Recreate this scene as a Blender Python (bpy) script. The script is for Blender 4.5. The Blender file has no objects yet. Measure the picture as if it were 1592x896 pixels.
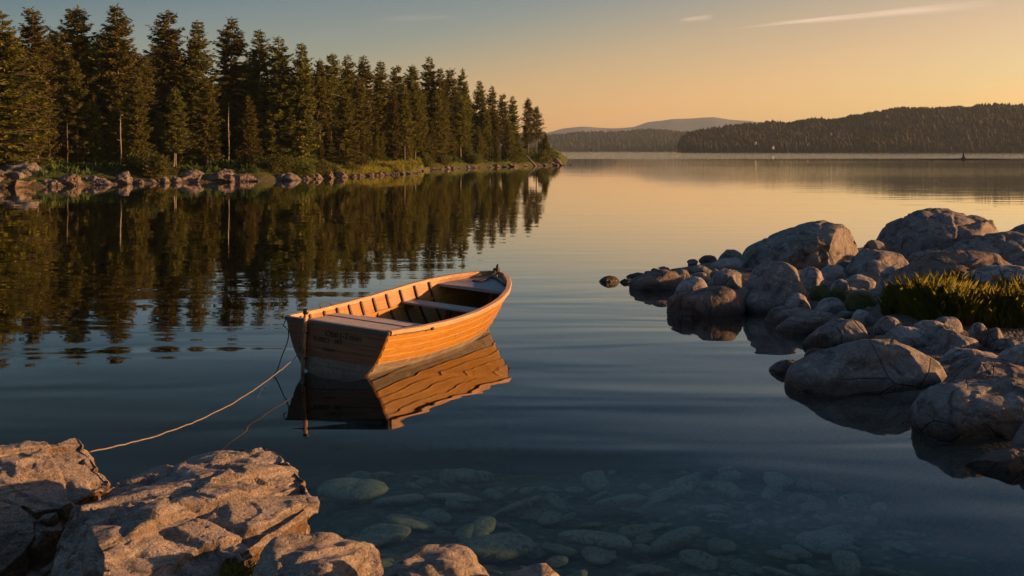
import bpy, bmesh, math, random
import numpy as np
from mathutils import Vector, Matrix, Euler
from mathutils.bvhtree import BVHTree

scene = bpy.context.scene
COL = scene.collection
R = math.radians

# ------------------------------------------------------------------ camera
F, HZ, CX, CAMH = 1800.0, 233.5, 796.0, 2.4          # focal length and horizon in photo pixels, eye height
cam_d = bpy.data.cameras.new('camera')
cam = bpy.data.objects.new('camera', cam_d); COL.objects.link(cam)
cam.location = (0, 0, CAMH); cam.rotation_euler = (R(90), 0, 0)
cam_d.sensor_width = 36; cam_d.lens = F / 1592 * 36
cam_d.shift_y = -(448 - HZ) / 1592
cam_d.clip_start = 0.1; cam_d.clip_end = 30000
scene.camera = cam

# ------------------------------------------------------------------ light
SUN_EL, SUN_AZ = 8.0, 85.0                            # azimuth clockwise from +Y (the view direction)
scene.view_settings.view_transform = 'Standard'
scene.view_settings.look = 'None'
scene.view_settings.gamma = 1
scene.view_settings.use_curve_mapping = False
scene.view_settings.exposure = 1.25
sun_d = bpy.data.lights.new('sun', 'SUN')
sun_d.energy = 5.0; sun_d.angle = R(0.6); sun_d.color = (1.0, 0.50, 0.20)
sun = bpy.data.objects.new('sun', sun_d); COL.objects.link(sun)
sv = Vector((math.sin(R(SUN_AZ)) * math.cos(R(SUN_EL)), math.cos(R(SUN_AZ)) * math.cos(R(SUN_EL)), math.sin(R(SUN_EL))))
sun.rotation_euler = sv.to_track_quat('Z', 'Y').to_euler()

world = bpy.data.worlds.new('World'); scene.world = world; world.use_nodes = True
wn, wl = world.node_tree.nodes, world.node_tree.links
def wmath(op, a, b=None, c=None, clamp=False):
    n = wn.new('ShaderNodeMath'); n.operation = op; n.use_clamp = clamp
    for i, v in enumerate((a, b, c)):
        if v is None: continue
        if isinstance(v, (int, float)): n.inputs[i].default_value = v
        else: wl.new(v, n.inputs[i])
    return n.outputs[0]
sky = wn.new('ShaderNodeTexSky'); sky.sky_type = 'NISHITA'; sky.sun_disc = False
sky.sun_elevation = R(SUN_EL); sky.sun_rotation = R(SUN_AZ)
sky.altitude = 0; sky.air_density = 1.0; sky.dust_density = 0.6; sky.ozone_density = 1.0
bg = wn['Background']; bg.inputs['Strength'].default_value = 0.0887
geo = wn.new('ShaderNodeTexCoord')
sep = wn.new('ShaderNodeSeparateXYZ'); wl.new(geo.outputs['Generated'], sep.inputs[0])
# evening tint of the air: warm band at the horizon, blue above
ramp = wn.new('ShaderNodeValToRGB'); e = ramp.color_ramp
e.elements[0].position = 0.0; e.elements[0].color = (1.26, 0.77, 0.53, 1)
e.elements[1].position = 1.0; e.elements[1].color = (0.98, 1.04, 1.14, 1)
for p_, c_ in ((0.061, (1.02, 0.71, 0.55, 1)), (0.107, (1.06, 0.63, 0.48, 1)), (0.157, (0.88, 0.565, 0.46, 1)), (0.22, (0.48, 0.45, 0.49, 1)), (0.28, (0.31, 0.36, 0.46, 1)), (0.33, (0.145, 0.245, 0.345, 1)), (0.385, (0.088, 0.168, 0.222, 1)), (0.46, (0.098, 0.175, 0.23, 1)), (0.60, (0.24, 0.30, 0.38, 1)), (0.78, (0.70, 0.76, 0.86, 1))):
    q = e.elements.new(p_); q.color = c_
wl.new(wmath('ADD', wmath('SUBTRACT', wmath('ABSOLUTE', sep.outputs['Z']), wmath('MULTIPLY', sep.outputs['X'], 0.25)), 0.1), ramp.inputs[0])
mix = wn.new('ShaderNodeMix'); mix.data_type = 'RGBA'; mix.blend_type = 'MULTIPLY'; mix.inputs[0].default_value = 1.0
wl.new(sky.outputs[0], mix.inputs[6]); wl.new(ramp.outputs[0], mix.inputs[7])
# thin cirrus streaks, laid out by direction in the sky
ysafe = wmath('MAXIMUM', sep.outputs['Y'], 0.05)
cu = wmath('DIVIDE', sep.outputs['X'], ysafe); cv = wmath('DIVIDE', sep.outputs['Z'], ysafe)
comb = wn.new('ShaderNodeCombineXYZ'); wl.new(wmath('MULTIPLY', cu, 14.0), comb.inputs[0]); wl.new(wmath('MULTIPLY', wmath('SUBTRACT', cv, wmath('MULTIPLY', cu, 0.1)), 420.0), comb.inputs[1])
cn = wn.new('ShaderNodeTexNoise'); cn.inputs['Scale'].default_value = 1.0; cn.inputs['Detail'].default_value = 5
wl.new(comb.outputs[0], cn.inputs['Vector'])
def streak(u0, u1, v0, slope, w0, w1, amt):
    t = wmath('DIVIDE', wmath('SUBTRACT', cu, u0), u1 - u0)
    band = wmath('MULTIPLY', wmath('SMOOTH_MIN', wmath('MULTIPLY', t, 3.5), wmath('MULTIPLY', wmath('SUBTRACT', 1.0, t), 4.0), 0.3), 1.0, clamp=True)
    dv = wmath('ABSOLUTE', wmath('SUBTRACT', cv, wmath('ADD', wmath('MULTIPLY', wmath('SUBTRACT', cu, u0), slope), wmath('ADD', wmath('MULTIPLY', wmath('SUBTRACT', cn.outputs['Fac'], 0.5), 0.004), v0))))
    wid = wmath('ADD', wmath('MULTIPLY', t, w1 - w0), w0)
    core = wmath('SUBTRACT', 1.0, wmath('DIVIDE', dv, wid), clamp=True)
    return wmath('MULTIPLY', wmath('MULTIPLY', core, band, clamp=True), wmath('MULTIPLY', cn.outputs['Fac'], amt))
s_all = wmath('ADD', streak(0.185, 0.42, 0.1045, 0.098, 0.0012, 0.0058, 1.0), streak(0.143, 0.175, 0.1115, 0.12, 0.002, 0.003, 0.55))
s_all = wmath('ADD', s_all, streak(-0.12, -0.04, 0.112, 0.05, 0.003, 0.003, 0.12), clamp=True)
mc = wn.new('ShaderNodeMix'); mc.data_type = 'RGBA'; wl.new(s_all, mc.inputs[0]); wl.new(mix.outputs[2], mc.inputs[6])
mc.inputs[7].default_value = (5.2, 3.7, 2.7, 1)
wl.new(mc.outputs[2], bg.inputs['Color'])

scene.cycles.use_denoising = True
scene.cycles.max_bounces = 8; scene.cycles.transparent_max_bounces = 12
scene.cycles.caustics_reflective = False; scene.cycles.caustics_refractive = False
scene.cycles.volume_bounces = 0

# ------------------------------------------------------------------ helpers
def P(px, py, Y): return Vector(((px - CX) / F * Y, Y, CAMH - (py - HZ) / F * Y))
def GY(py, z=0.0): return F * (CAMH - z) / (py - HZ)
def tag(o, label=None, cat=None, group=None, kind=None):
    if label: o['label'] = label
    if cat: o['category'] = cat
    if group: o['group'] = group
    if kind: o['kind'] = kind
    return o
def empty(name, loc=(0, 0, 0), rot=(0, 0, 0)):
    o = bpy.data.objects.new(name, None); COL.objects.link(o)
    o.location = loc; o.rotation_euler = rot; o.empty_display_size = 0.2
    return o
def link(name, me, parent=None, mat=None):
    o = bpy.data.objects.new(name, me); COL.objects.link(o)
    if parent: o.parent = parent
    if mat: 
        me.materials.clear(); me.materials.append(mat)
    return o
def mesh_np(name, verts, faces, smooth=False, mats=None, midx=None):
    me = bpy.data.meshes.new(name)
    v = np.asarray(verts, dtype=np.float32)
    if isinstance(faces, np.ndarray):
        n = faces.shape[1]
        me.vertices.add(len(v)); me.vertices.foreach_set('co', v.ravel())
        me.loops.add(faces.size); me.loops.foreach_set('vertex_index', faces.astype(np.int32).ravel())
        me.polygons.add(len(faces))
        me.polygons.foreach_set('loop_start', np.arange(0, faces.size, n, dtype=np.int32))
        me.polygons.foreach_set('loop_total', np.full(len(faces), n, dtype=np.int32))
        me.update(calc_edges=True)
    else:
        me.from_pydata(v.tolist(), [], faces); me.update()
    if smooth: me.polygons.foreach_set('use_smooth', np.ones(len(me.polygons), dtype=bool))
    if mats:
        for m in mats: me.materials.append(m)
    if midx is not None: me.polygons.foreach_set('material_index', np.asarray(midx, dtype=np.int32))
    return me
class MB:
    """collects boxes, sweeps and tubes; builds ONE mesh"""
    def __init__(s): s.v = []; s.f = []
    def add(s, vs, fs):
        o = len(s.v); s.v += [tuple(x) for x in vs]; s.f += [[i + o for i in f] for f in fs]
    def box(s, c, d, rot=None):
        M = rot or Matrix.Identity(3)
        vs = [Vector(c) + M @ Vector((a * d[0] / 2, b * d[1] / 2, e_ * d[2] / 2)) for a in (-1, 1) for b in (-1, 1) for e_ in (-1, 1)]
        s.add(vs, [[0, 1, 3, 2], [4, 6, 7, 5], [0, 4, 5, 1], [2, 3, 7, 6], [0, 2, 6, 4], [1, 5, 7, 3]])
    def tube(s, pts, rad, n=8, cap=True):
        pts = [Vector(p) for p in pts]; rings = []
        for i, p in enumerate(pts):
            d = (pts[min(i + 1, len(pts) - 1)] - pts[max(i - 1, 0)]).normalized()
            a = d.cross(Vector((0, 0, 1)));
            if a.length < 1e-3: a = d.cross(Vector((0, 1, 0)))
            a.normalize(); b = d.cross(a)
            r = rad[i] if hasattr(rad, '__len__') else rad
            rings.append([p + (a * math.cos(t) + b * math.sin(t)) * r for t in [2 * math.pi * k / n for k in range(n)]])
        vs = [v for rg in rings for v in rg]; fs = []
        for i in range(len(pts) - 1):
            for k in range(n): fs.append([i * n + k, i * n + (k + 1) % n, (i + 1) * n + (k + 1) % n, (i + 1) * n + k])
        if cap: fs += [list(range(n))[::-1], [(len(pts) - 1) * n + k for k in range(n)]]
        s.add(vs, fs)
    def sweep(s, rings, closed=True, cap=True):
        n = len(rings[0]); vs = [v for rg in rings for v in rg]; fs = []
        for i in range(len(rings) - 1):
            for k in range(n if closed else n - 1): fs.append([i * n + k, i * n + (k + 1) % n, (i + 1) * n + (k + 1) % n, (i + 1) * n + k])
        if cap: fs += [list(range(n))[::-1], [(len(rings) - 1) * n + k for k in range(n)]]
        s.add(vs, fs)
    def build(s, name, mat, parent=None, smooth=False, bevel=0.0):
        me = bpy.data.meshes.new(name); me.from_pydata(s.v, [], s.f); 
        bm = bmesh.new(); bm.from_mesh(me); bmesh.ops.recalc_face_normals(bm, faces=bm.faces)
        if bevel: bmesh.ops.bevel(bm, geom=[e_ for e_ in bm.edges if len(e_.link_faces) == 2 and e_.calc_face_angle(0) > 0.6], offset=bevel, segments=2, affect='EDGES')
        bm.to_mesh(me); bm.free(); me.update()
        if smooth: me.polygons.foreach_set('use_smooth', np.ones(len(me.polygons), dtype=bool))
        return link(name, me, parent, mat)

def _hash(ix, iy, iz, seed):
    h = (ix.astype(np.int64) * 374761393 + iy.astype(np.int64) * 668265263 + iz.astype(np.int64) * 1274126177 + seed * 97531) & 0xffffffff
    h = ((h ^ (h >> 13)) * 1274126177) & 0xffffffff
    h = ((h ^ (h >> 16)) * 2246822519) & 0xffffffff
    return ((h ^ (h >> 15)) & 0xffffff) / 0xffffff
def vnoise(p, seed=0):
    i = np.floor(p).astype(np.int64); f = p - i; f = f * f * f * (f * (f * 6 - 15) + 10)
    out = 0
    for a in (0, 1):
        wa = f[:, 0] if a else 1 - f[:, 0]
        for b in (0, 1):
            wb = f[:, 1] if b else 1 - f[:, 1]
            for c in (0, 1):
                wc = f[:, 2] if c else 1 - f[:, 2]
                out = out + wa * wb * wc * _hash(i[:, 0] + a, i[:, 1] + b, i[:, 2] + c, seed)
    return out * 2 - 1
def fbm(p, oct=4, seed=0, gain=0.5):
    out = 0; a = 1.0; t = 0
    for k in range(oct): out = out + a * vnoise(p * (2.03 ** k) + 17.3 * k, seed + k * 11); t += a; a *= gain
    return out / t
def interp(x, tab):
    xs = [a for a, _ in tab]; ys = [b for _, b in tab]
    return np.interp(x, xs, ys)
def smooth01(t): t = np.clip(t, 0, 1); return t * t * (3 - 2 * t)

# ------------------------------------------------------------------ materials
class NT:
    def __init__(s, name):
        s.m = bpy.data.materials.new(name); s.m.use_nodes = True
        s.n = s.m.node_tree.nodes; s.l = s.m.node_tree.links
        s.b = s.n['Principled BSDF']; s.out = s.n['Material Output']
    def set(s, node, key, v):
        sock = node.inputs[key]
        if isinstance(v, bpy.types.NodeSocket): s.l.new(v, sock)
        elif isinstance(v, tuple) and len(v) == 3 and sock.type == 'RGBA': sock.default_value = (*v, 1)
        else: sock.default_value = v
    def coord(s, kind='Object', scale=(1, 1, 1), rot=(0, 0, 0)):
        t = s.n.new('ShaderNodeTexCoord'); mp = s.n.new('ShaderNodeMapping')
        s.l.new(t.outputs[kind], mp.inputs[0]); mp.inputs['Scale'].default_value = scale; mp.inputs['Rotation'].default_value = rot
        return mp.outputs[0]
    def pos(s): return s.n.new('ShaderNodeNewGeometry').outputs['Position']
    def noise(s, vec, scale, detail=4, rough=0.55, dist=0.0):
        t = s.n.new('ShaderNodeTexNoise'); s.l.new(vec, t.inputs['Vector'])
        t.inputs['Scale'].default_value = scale; t.inputs['Detail'].default_value = detail; t.inputs['Roughness'].default_value = rough; t.inputs['Distortion'].default_value = dist
        return t.outputs['Fac']
    def voro(s, vec, scale, feature='F1'):
        t = s.n.new('ShaderNodeTexVoronoi'); t.feature = feature; s.l.new(vec, t.inputs['Vector']); t.inputs['Scale'].default_value = scale
        return t.outputs['Distance']
    def ramp(s, fac, stops, interp_='LINEAR'):
        t = s.n.new('ShaderNodeValToRGB'); s.l.new(fac, t.inputs[0]); cr = t.color_ramp; cr.interpolation = interp_
        while len(cr.elements) < len(stops): cr.elements.new(0.5)
        for e_, (p, c) in zip(cr.elements, stops): e_.position = p; e_.color = (*c, 1) if isinstance(c, tuple) else (c, c, c, 1)
        return t.outputs[0]
    def mix(s, fac, a, b, blend='MIX'):
        t = s.n.new('ShaderNodeMix'); t.data_type = 'RGBA'; t.blend_type = blend
        s.set(t, 0, fac); 
        for k, v in ((6, a), (7, b)):
            if isinstance(v, tuple): t.inputs[k].default_value = (*v, 1)
            else: s.l.new(v, t.inputs[k])
        return t.outputs[2]
    def math(s, op, a, b=0.0, clamp=False):
        t = s.n.new('ShaderNodeMath'); t.operation = op; t.use_clamp = clamp
        for k, v in enumerate((a, b)):
            if isinstance(v, (int, float)): t.inputs[k].default_value = v
            else: s.l.new(v, t.inputs[k])
        return t.outputs[0]
    def maprange(s, v, a, b, c=0.0, d=1.0):
        t = s.n.new('ShaderNodeMapRange'); s.l.new(v, t.inputs[0])
        for k, x in zip((1, 2, 3, 4), (a, b, c, d)): t.inputs[k].default_value = x
        return t.outputs[0]
    def sep(s, vec):
        t = s.n.new('ShaderNodeSeparateXYZ'); s.l.new(vec, t.inputs[0]); return t.outputs
    def bump(s, h, dist=0.02, strength=1.0, normal=None):
        t = s.n.new('ShaderNodeBump'); s.l.new(h, t.inputs['Height']); t.inputs['Distance'].default_value = dist; t.inputs['Strength'].default_value = strength
        if normal is not None: s.l.new(normal, t.inputs['Normal'])
        return t.outputs[0]
    def done(s, color=None, rough=None, normal=None, spec=None):
        if color is not None: s.set(s.b, 'Base Color', color)
        if rough is not None: s.set(s.b, 'Roughness', rough)
        if normal is not None: s.set(s.b, 'Normal', normal)
        if spec is not None: s.set(s.b, 'Specular IOR Level', spec)
        return s.m

def rock_material(name, c_dark, c_mid, c_light, lichen=0.35, crack=4.0, bump=0.03, wet=True, red=0.0, scale=1.0, moss=None):
    t = NT(name); v = t.coord('Object')
    oi = t.n.new('ShaderNodeObjectInfo')
    va = t.n.new('ShaderNodeVectorMath'); va.operation = 'ADD'; t.l.new(v, va.inputs[0]); 
    vr = t.n.new('ShaderNodeVectorMath'); vr.operation = 'SCALE'; t.l.new(oi.outputs['Location'], vr.inputs[0]); vr.inputs['Scale'].default_value = 0.73
    t.l.new(vr.outputs[0], va.inputs[1]); v = va.outputs[0]
    big = t.noise(v, 2.2 * scale, 5, 0.6, 0.4); fine = t.noise(v, 42 * scale, 6, 0.72); med = t.noise(v, 9 * scale, 6, 0.68, 0.6)
    col = t.ramp(big, [(0.30, c_dark), (0.5, c_mid), (0.72, c_light)])
    col = t.mix(t.ramp(fine, [(0.35, 0.0), (0.7, 1.0)]), col, c_dark, 'MIX') if False else t.mix(0.55, col, t.ramp(fine, [(0.3, tuple(x * 0.45 for x in c_mid)), (0.52, c_mid), (0.72, tuple(min(1, x * 1.6) for x in c_light))]))
    spots = t.ramp(t.voro(v, 60 * scale), [(0.10, 1.0), (0.22, 0.0)])
    col = t.mix(t.math('MULTIPLY', spots, 0.35), col, (0.03, 0.028, 0.026))
    lm = t.math('MULTIPLY', t.ramp(med, [(0.54, 0.0), (0.62, 1.0)]), lichen)
    col = t.mix(lm, col, tuple(min(1, x * 1.7 + 0.02) for x in c_light))
    if red:
        col = t.mix(t.math('MULTIPLY', t.ramp(t.noise(v, 1.6 * scale, 4, 0.6, 0.8), [(0.45, 0.0), (0.62, 1.0)]), red), col, (0.16, 0.07, 0.04))
    dk = t.math('MULTIPLY', t.ramp(t.noise(v, 3.3 * scale, 5, 0.65, 1.2), [(0.50, 0.0), (0.64, 1.0)]), 0.7)
    col = t.mix(dk, col, tuple(x * 0.32 for x in c_dark))
    cr = t.voro(t.n and v, crack * scale, 'DISTANCE_TO_EDGE')
    vd = t.ramp(cr, [(0.0, 1.0), (0.022, 0.0)])
    crk = t.math('MULTIPLY', vd, t.ramp(t.noise(v, 1.3 * scale, 2), [(0.44, 0.0), (0.54, 1.0)]))
    col = t.mix(t.math('MULTIPLY', crk, 0.6), col, (0.015, 0.013, 0.012))
    rough = 0.82
    if moss:
        z = t.sep(t.pos())[2]
        nz = t.math('ADD', z, t.math('MULTIPLY', t.math('SUBTRACT', med, 0.5), 0.25))
        col = t.mix(t.maprange(nz, moss[0], moss[1], 1.0, 0.0), col, (0.055, 0.062, 0.012))
    if wet:
        z = t.sep(t.pos())[2]
        nz = t.math('ADD', z, t.math('MULTIPLY', t.math('SUBTRACT', big, 0.5), 0.10))
        w = t.maprange(nz, 0.05, 0.17, 1.0, 0.0)
        col = t.mix(t.math('MULTIPLY', w, 0.78), col, (0.024, 0.014, 0.009))
        rough = t.maprange(nz, 0.02, 0.10, 0.22, 0.82)
    h = t.math('ADD', t.math('MULTIPLY', med, 0.9), t.math('MULTIPLY', fine, 0.45))
    h = t.math('SUBTRACT', h, t.math('MULTIPLY', crk, 0.6))
    h = t.math('ADD', h, t.math('MULTIPLY', lm, 0.12))
    return t.done(col, rough, t.bump(h, bump), 0.3)

M = {}
M['boulder'] = rock_material('boulder granite', (0.075, 0.067, 0.062), (0.155, 0.142, 0.137), (0.24, 0.225, 0.22), 0.35, 2.2, 0.035, red=0.12)
M['boulder_red'] = rock_material('reddish granite', (0.075, 0.06, 0.053), (0.14, 0.112, 0.10), (0.22, 0.185, 0.172), 0.25, 2.6, 0.035, red=0.35)
M['pebble'] = rock_material('smooth granite', (0.13, 0.115, 0.11), (0.23, 0.21, 0.21), (0.33, 0.31, 0.31), 0.3, 3.0, 0.02, red=0.12, scale=1.6)
M['mossy'] = rock_material('mossy granite', (0.11, 0.10, 0.09), (0.20, 0.19, 0.18), (0.30, 0.29, 0.28), 0.2, 3.0, 0.025, red=0.1, scale=1.4, moss=(0.34, 0.46))
M['ledge'] = rock_material('shore ledge rock', (0.06, 0.048, 0.04), (0.125, 0.10, 0.085), (0.20, 0.165, 0.14), 0.25, 1.2, 0.10, red=0.15, scale=0.45)
M['shoregrey'] = rock_material('grey shore rock', (0.06, 0.055, 0.052), (0.12, 0.11, 0.105), (0.19, 0.175, 0.17), 0.2, 1.2, 0.10, red=0.2, scale=0.45)
M['bedstone'] = rock_material('lake bed stone', (0.13, 0.12, 0.08), (0.23, 0.21, 0.145), (0.33, 0.305, 0.22), 0.2, 2.0, 0.02, wet=False, scale=1.2)

def fore_material():
    """layered, lichen-flecked gneiss of the near rocks; brown algae on the low steep flanks"""
    t = NT('layered gneiss'); v = t.coord('Object')
    st = t.coord('Object', (2.0, 2.0, 11.0), (R(24), R(-32), R(18)))
    big = t.noise(v, 1.7, 6, 0.62, 0.5); med = t.noise(v, 8, 7, 0.7, 0.5); fine = t.noise(v, 70, 8, 0.8); lay = t.noise(st, 1.6, 6, 0.65, 0.6)
    col = t.ramp(big, [(0.28, (0.12, 0.10, 0.088)), (0.5, (0.23, 0.195, 0.172)), (0.72, (0.34, 0.295, 0.27))])
    col = t.mix(0.45, col, t.ramp(lay, [(0.34, (0.10, 0.078, 0.062)), (0.5, (0.27, 0.22, 0.18)), (0.66, (0.46, 0.385, 0.33))]))
    col = t.mix(0.45, col, t.ramp(fine, [(0.36, (0.06, 0.05, 0.04)), (0.5, (0.28, 0.235, 0.20)), (0.64, (0.60, 0.53, 0.47))]))
    lm = t.ramp(t.noise(v, 5.5, 8, 0.75, 0.3), [(0.60, 0.0), (0.66, 1.0)])
    col = t.mix(t.math('MULTIPLY', lm, 0.55), col, (0.46, 0.42, 0.37))
    fl = t.ramp(t.voro(v, 16), [(0.07, 1.0), (0.11, 0.0)])
    col = t.mix(t.math('MULTIPLY', fl, t.ramp(med, [(0.56, 0.0), (0.6, 0.9)])), col, (0.62, 0.58, 0.5))
    dk = t.ramp(t.noise(st, 3.0, 6, 0.7, 1.0), [(0.50, 0.0), (0.66, 1.0)])
    col = t.mix(t.math('MULTIPLY', dk, 0.72), col, (0.035, 0.03, 0.027))
    pz = t.sep(t.pos())[2]
    gn = t.sep(t.n.new('ShaderNodeNewGeometry').outputs['Normal'])
    steep = t.maprange(gn[2], 0.25, 0.62, 1.0, 0.0)
    low = t.maprange(t.math('ADD', pz, t.math('MULTIPLY', t.math('SUBTRACT', med, 0.5), 0.5)), 0.42, 0.75, 1.0, 0.0)
    alg = t.math('MULTIPLY', steep, low)
    col = t.mix(t.math('MULTIPLY', alg, 0.85), col, t.ramp(t.noise(v, 22, 5, 0.7), [(0.3, (0.03, 0.016, 0.006)), (0.55, (0.11, 0.055, 0.018)), (0.75, (0.18, 0.10, 0.035))]))
    h = t.math('ADD', t.math('MULTIPLY', med, 0.55), t.math('MULTIPLY', fine, 0.3))
    h = t.math('ADD', h, t.math('MULTIPLY', lay, 0.8))
    pit = t.voro(v, 38); h = t.math('ADD', h, t.math('MULTIPLY', t.ramp(pit, [(0.0, 0.0), (0.35, 1.0)]), 0.22))
    chip = t.n.new('ShaderNodeTexVoronoi'); t.l.new(st, chip.inputs['Vector']); chip.inputs['Scale'].default_value = 2.6; chip.inputs['Randomness'].default_value = 1.0
    h = t.math('ADD', h, t.math('MULTIPLY', t.sep(chip.outputs['Color'])[0], 0.45))
    return t.done(col, 0.85, t.bump(h, 0.055), 0.25)
M['fore'] = fore_material()

def leaf_material(name, c0, c1, c2, trans=0.3):
    t = NT(name)
    oi = t.n.new('ShaderNodeObjectInfo')
    v = t.coord('Object')
    n = t.noise(v, 1.1, 3, 0.6)
    col = t.ramp(n, [(0.3, c0), (0.5, c1), (0.7, c2)])
    hv = t.n.new('ShaderNodeHueSaturation'); t.l.new(col, hv.inputs['Color'])
    t.l.new(t.maprange(oi.outputs['Random'], 0, 1, 0.475, 0.52), hv.inputs['Hue']); t.l.new(t.maprange(oi.outputs['Random'], 0, 1, 0.75, 1.25), hv.inputs['Value'])
    t.done(hv.outputs[0], 0.75, None, 0.15)
    tr = t.n.new('ShaderNodeBsdfTranslucent'); t.l.new(hv.outputs[0], tr.inputs['Color'])
    ms = t.n.new('ShaderNodeMixShader'); ms.inputs[0].default_value = trans
    t.l.new(t.b.outputs[0], ms.inputs[1]); t.l.new(tr.outputs[0], ms.inputs[2]); t.l.new(ms.outputs[0], t.out.inputs['Surface'])
    return t.m
M['spruce'] = leaf_material('spruce needles', (0.050, 0.060, 0.011), (0.100, 0.100, 0.016), (0.15, 0.135, 0.023))
M['pine'] = leaf_material('pine needles', (0.058, 0.066, 0.018), (0.090, 0.094, 0.022), (0.12, 0.118, 0.030))
M['bush'] = leaf_material('bush leaves', (0.060, 0.080, 0.018), (0.095, 0.11, 0.024), (0.13, 0.13, 0.032), 0.4)
M['grass'] = leaf_material('shore grass blades', (0.10, 0.11, 0.018), (0.16, 0.155, 0.026), (0.24, 0.20, 0.045), 0.5)
M['fern'] = leaf_material('undergrowth leaves', (0.030, 0.055, 0.014), (0.045, 0.075, 0.018), (0.065, 0.09, 0.022), 0.35)
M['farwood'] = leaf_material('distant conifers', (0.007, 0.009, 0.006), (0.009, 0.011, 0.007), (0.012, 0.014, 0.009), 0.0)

t = NT('tree bark'); v = t.coord('Object', (6, 6, 1.2)); n = t.noise(v, 3, 6, 0.65)
M['bark'] = t.done(t.ramp(n, [(0.3, (0.05, 0.036, 0.028)), (0.55, (0.10, 0.075, 0.058)), (0.75, (0.17, 0.135, 0.105))]), 0.9, t.bump(n, 0.05))
t = NT('pale dead bark'); v = t.coord('Object', (6, 6, 0.8)); n = t.noise(v, 3, 5, 0.6)
M['palebark'] = t.done(t.ramp(n, [(0.3, (0.14, 0.12, 0.10)), (0.55, (0.25, 0.22, 0.185)), (0.75, (0.36, 0.32, 0.27))]), 0.85, t.bump(n, 0.03))

t = NT('forest floor moss'); v = t.pos(); a = t.noise(v, 0.5, 5, 0.65); b = t.noise(v, 3.0, 6, 0.7)
c = t.ramp(a, [(0.35, (0.030, 0.045, 0.014)), (0.5, (0.05, 0.07, 0.018)), (0.66, (0.085, 0.085, 0.028))])
c = t.mix(t.ramp(b, [(0.5, 0.0), (0.68, 0.8)]), c, (0.075, 0.052, 0.028))
z = t.sep(v)[2]
c = t.mix(t.maprange(t.math('ADD', z, t.math('MULTIPLY', t.math('SUBTRACT', b, 0.5), 0.8)), -0.05, 0.3, 1.0, 0.0), c, (0.09, 0.07, 0.055))
M['forestfloor'] = t.done(c, 0.95, t.bump(b, 0.25), 0.1)
t = NT('far hillside'); v = t.pos(); a = t.noise(v, 0.02, 5, 0.65)
M['hill'] = t.done(t.ramp(a, [(0.35, (0.030, 0.034, 0.018)), (0.65, (0.05, 0.05, 0.026))]), 1.0, None, 0.0)
t = NT('shore gravel'); v = t.pos(); a = t.noise(v, 7, 6, 0.7); b = t.voro(v, 22)
z = t.sep(v)[2]
c = t.mix(0.5, t.ramp(a, [(0.3, (0.05, 0.042, 0.035)), (0.7, (0.15, 0.13, 0.11))]), t.ramp(b, [(0.1, (0.16, 0.145, 0.13)), (0.5, (0.04, 0.035, 0.03))]))
c = t.mix(t.maprange(z, 0.0, 0.08, 0.8, 0.0), c, (0.02, 0.016, 0.012))
M['gravel'] = t.done(c, 0.8, t.bump(b, -0.03), 0.3)
t = NT('lake bed silt'); v = t.pos(); a = t.noise(v, 2.0, 6, 0.7); b = t.voro(v, 9)
M['bed'] = t.done(t.mix(0.4, t.ramp(a, [(0.3, (0.03, 0.032, 0.024)), (0.7, (0.11, 0.105, 0.075))]), t.ramp(b, [(0.15, (0.22, 0.20, 0.14)), (0.45, (0.02, 0.022, 0.018))])), 0.9, t.bump(b, -0.03), 0.1)

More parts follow.
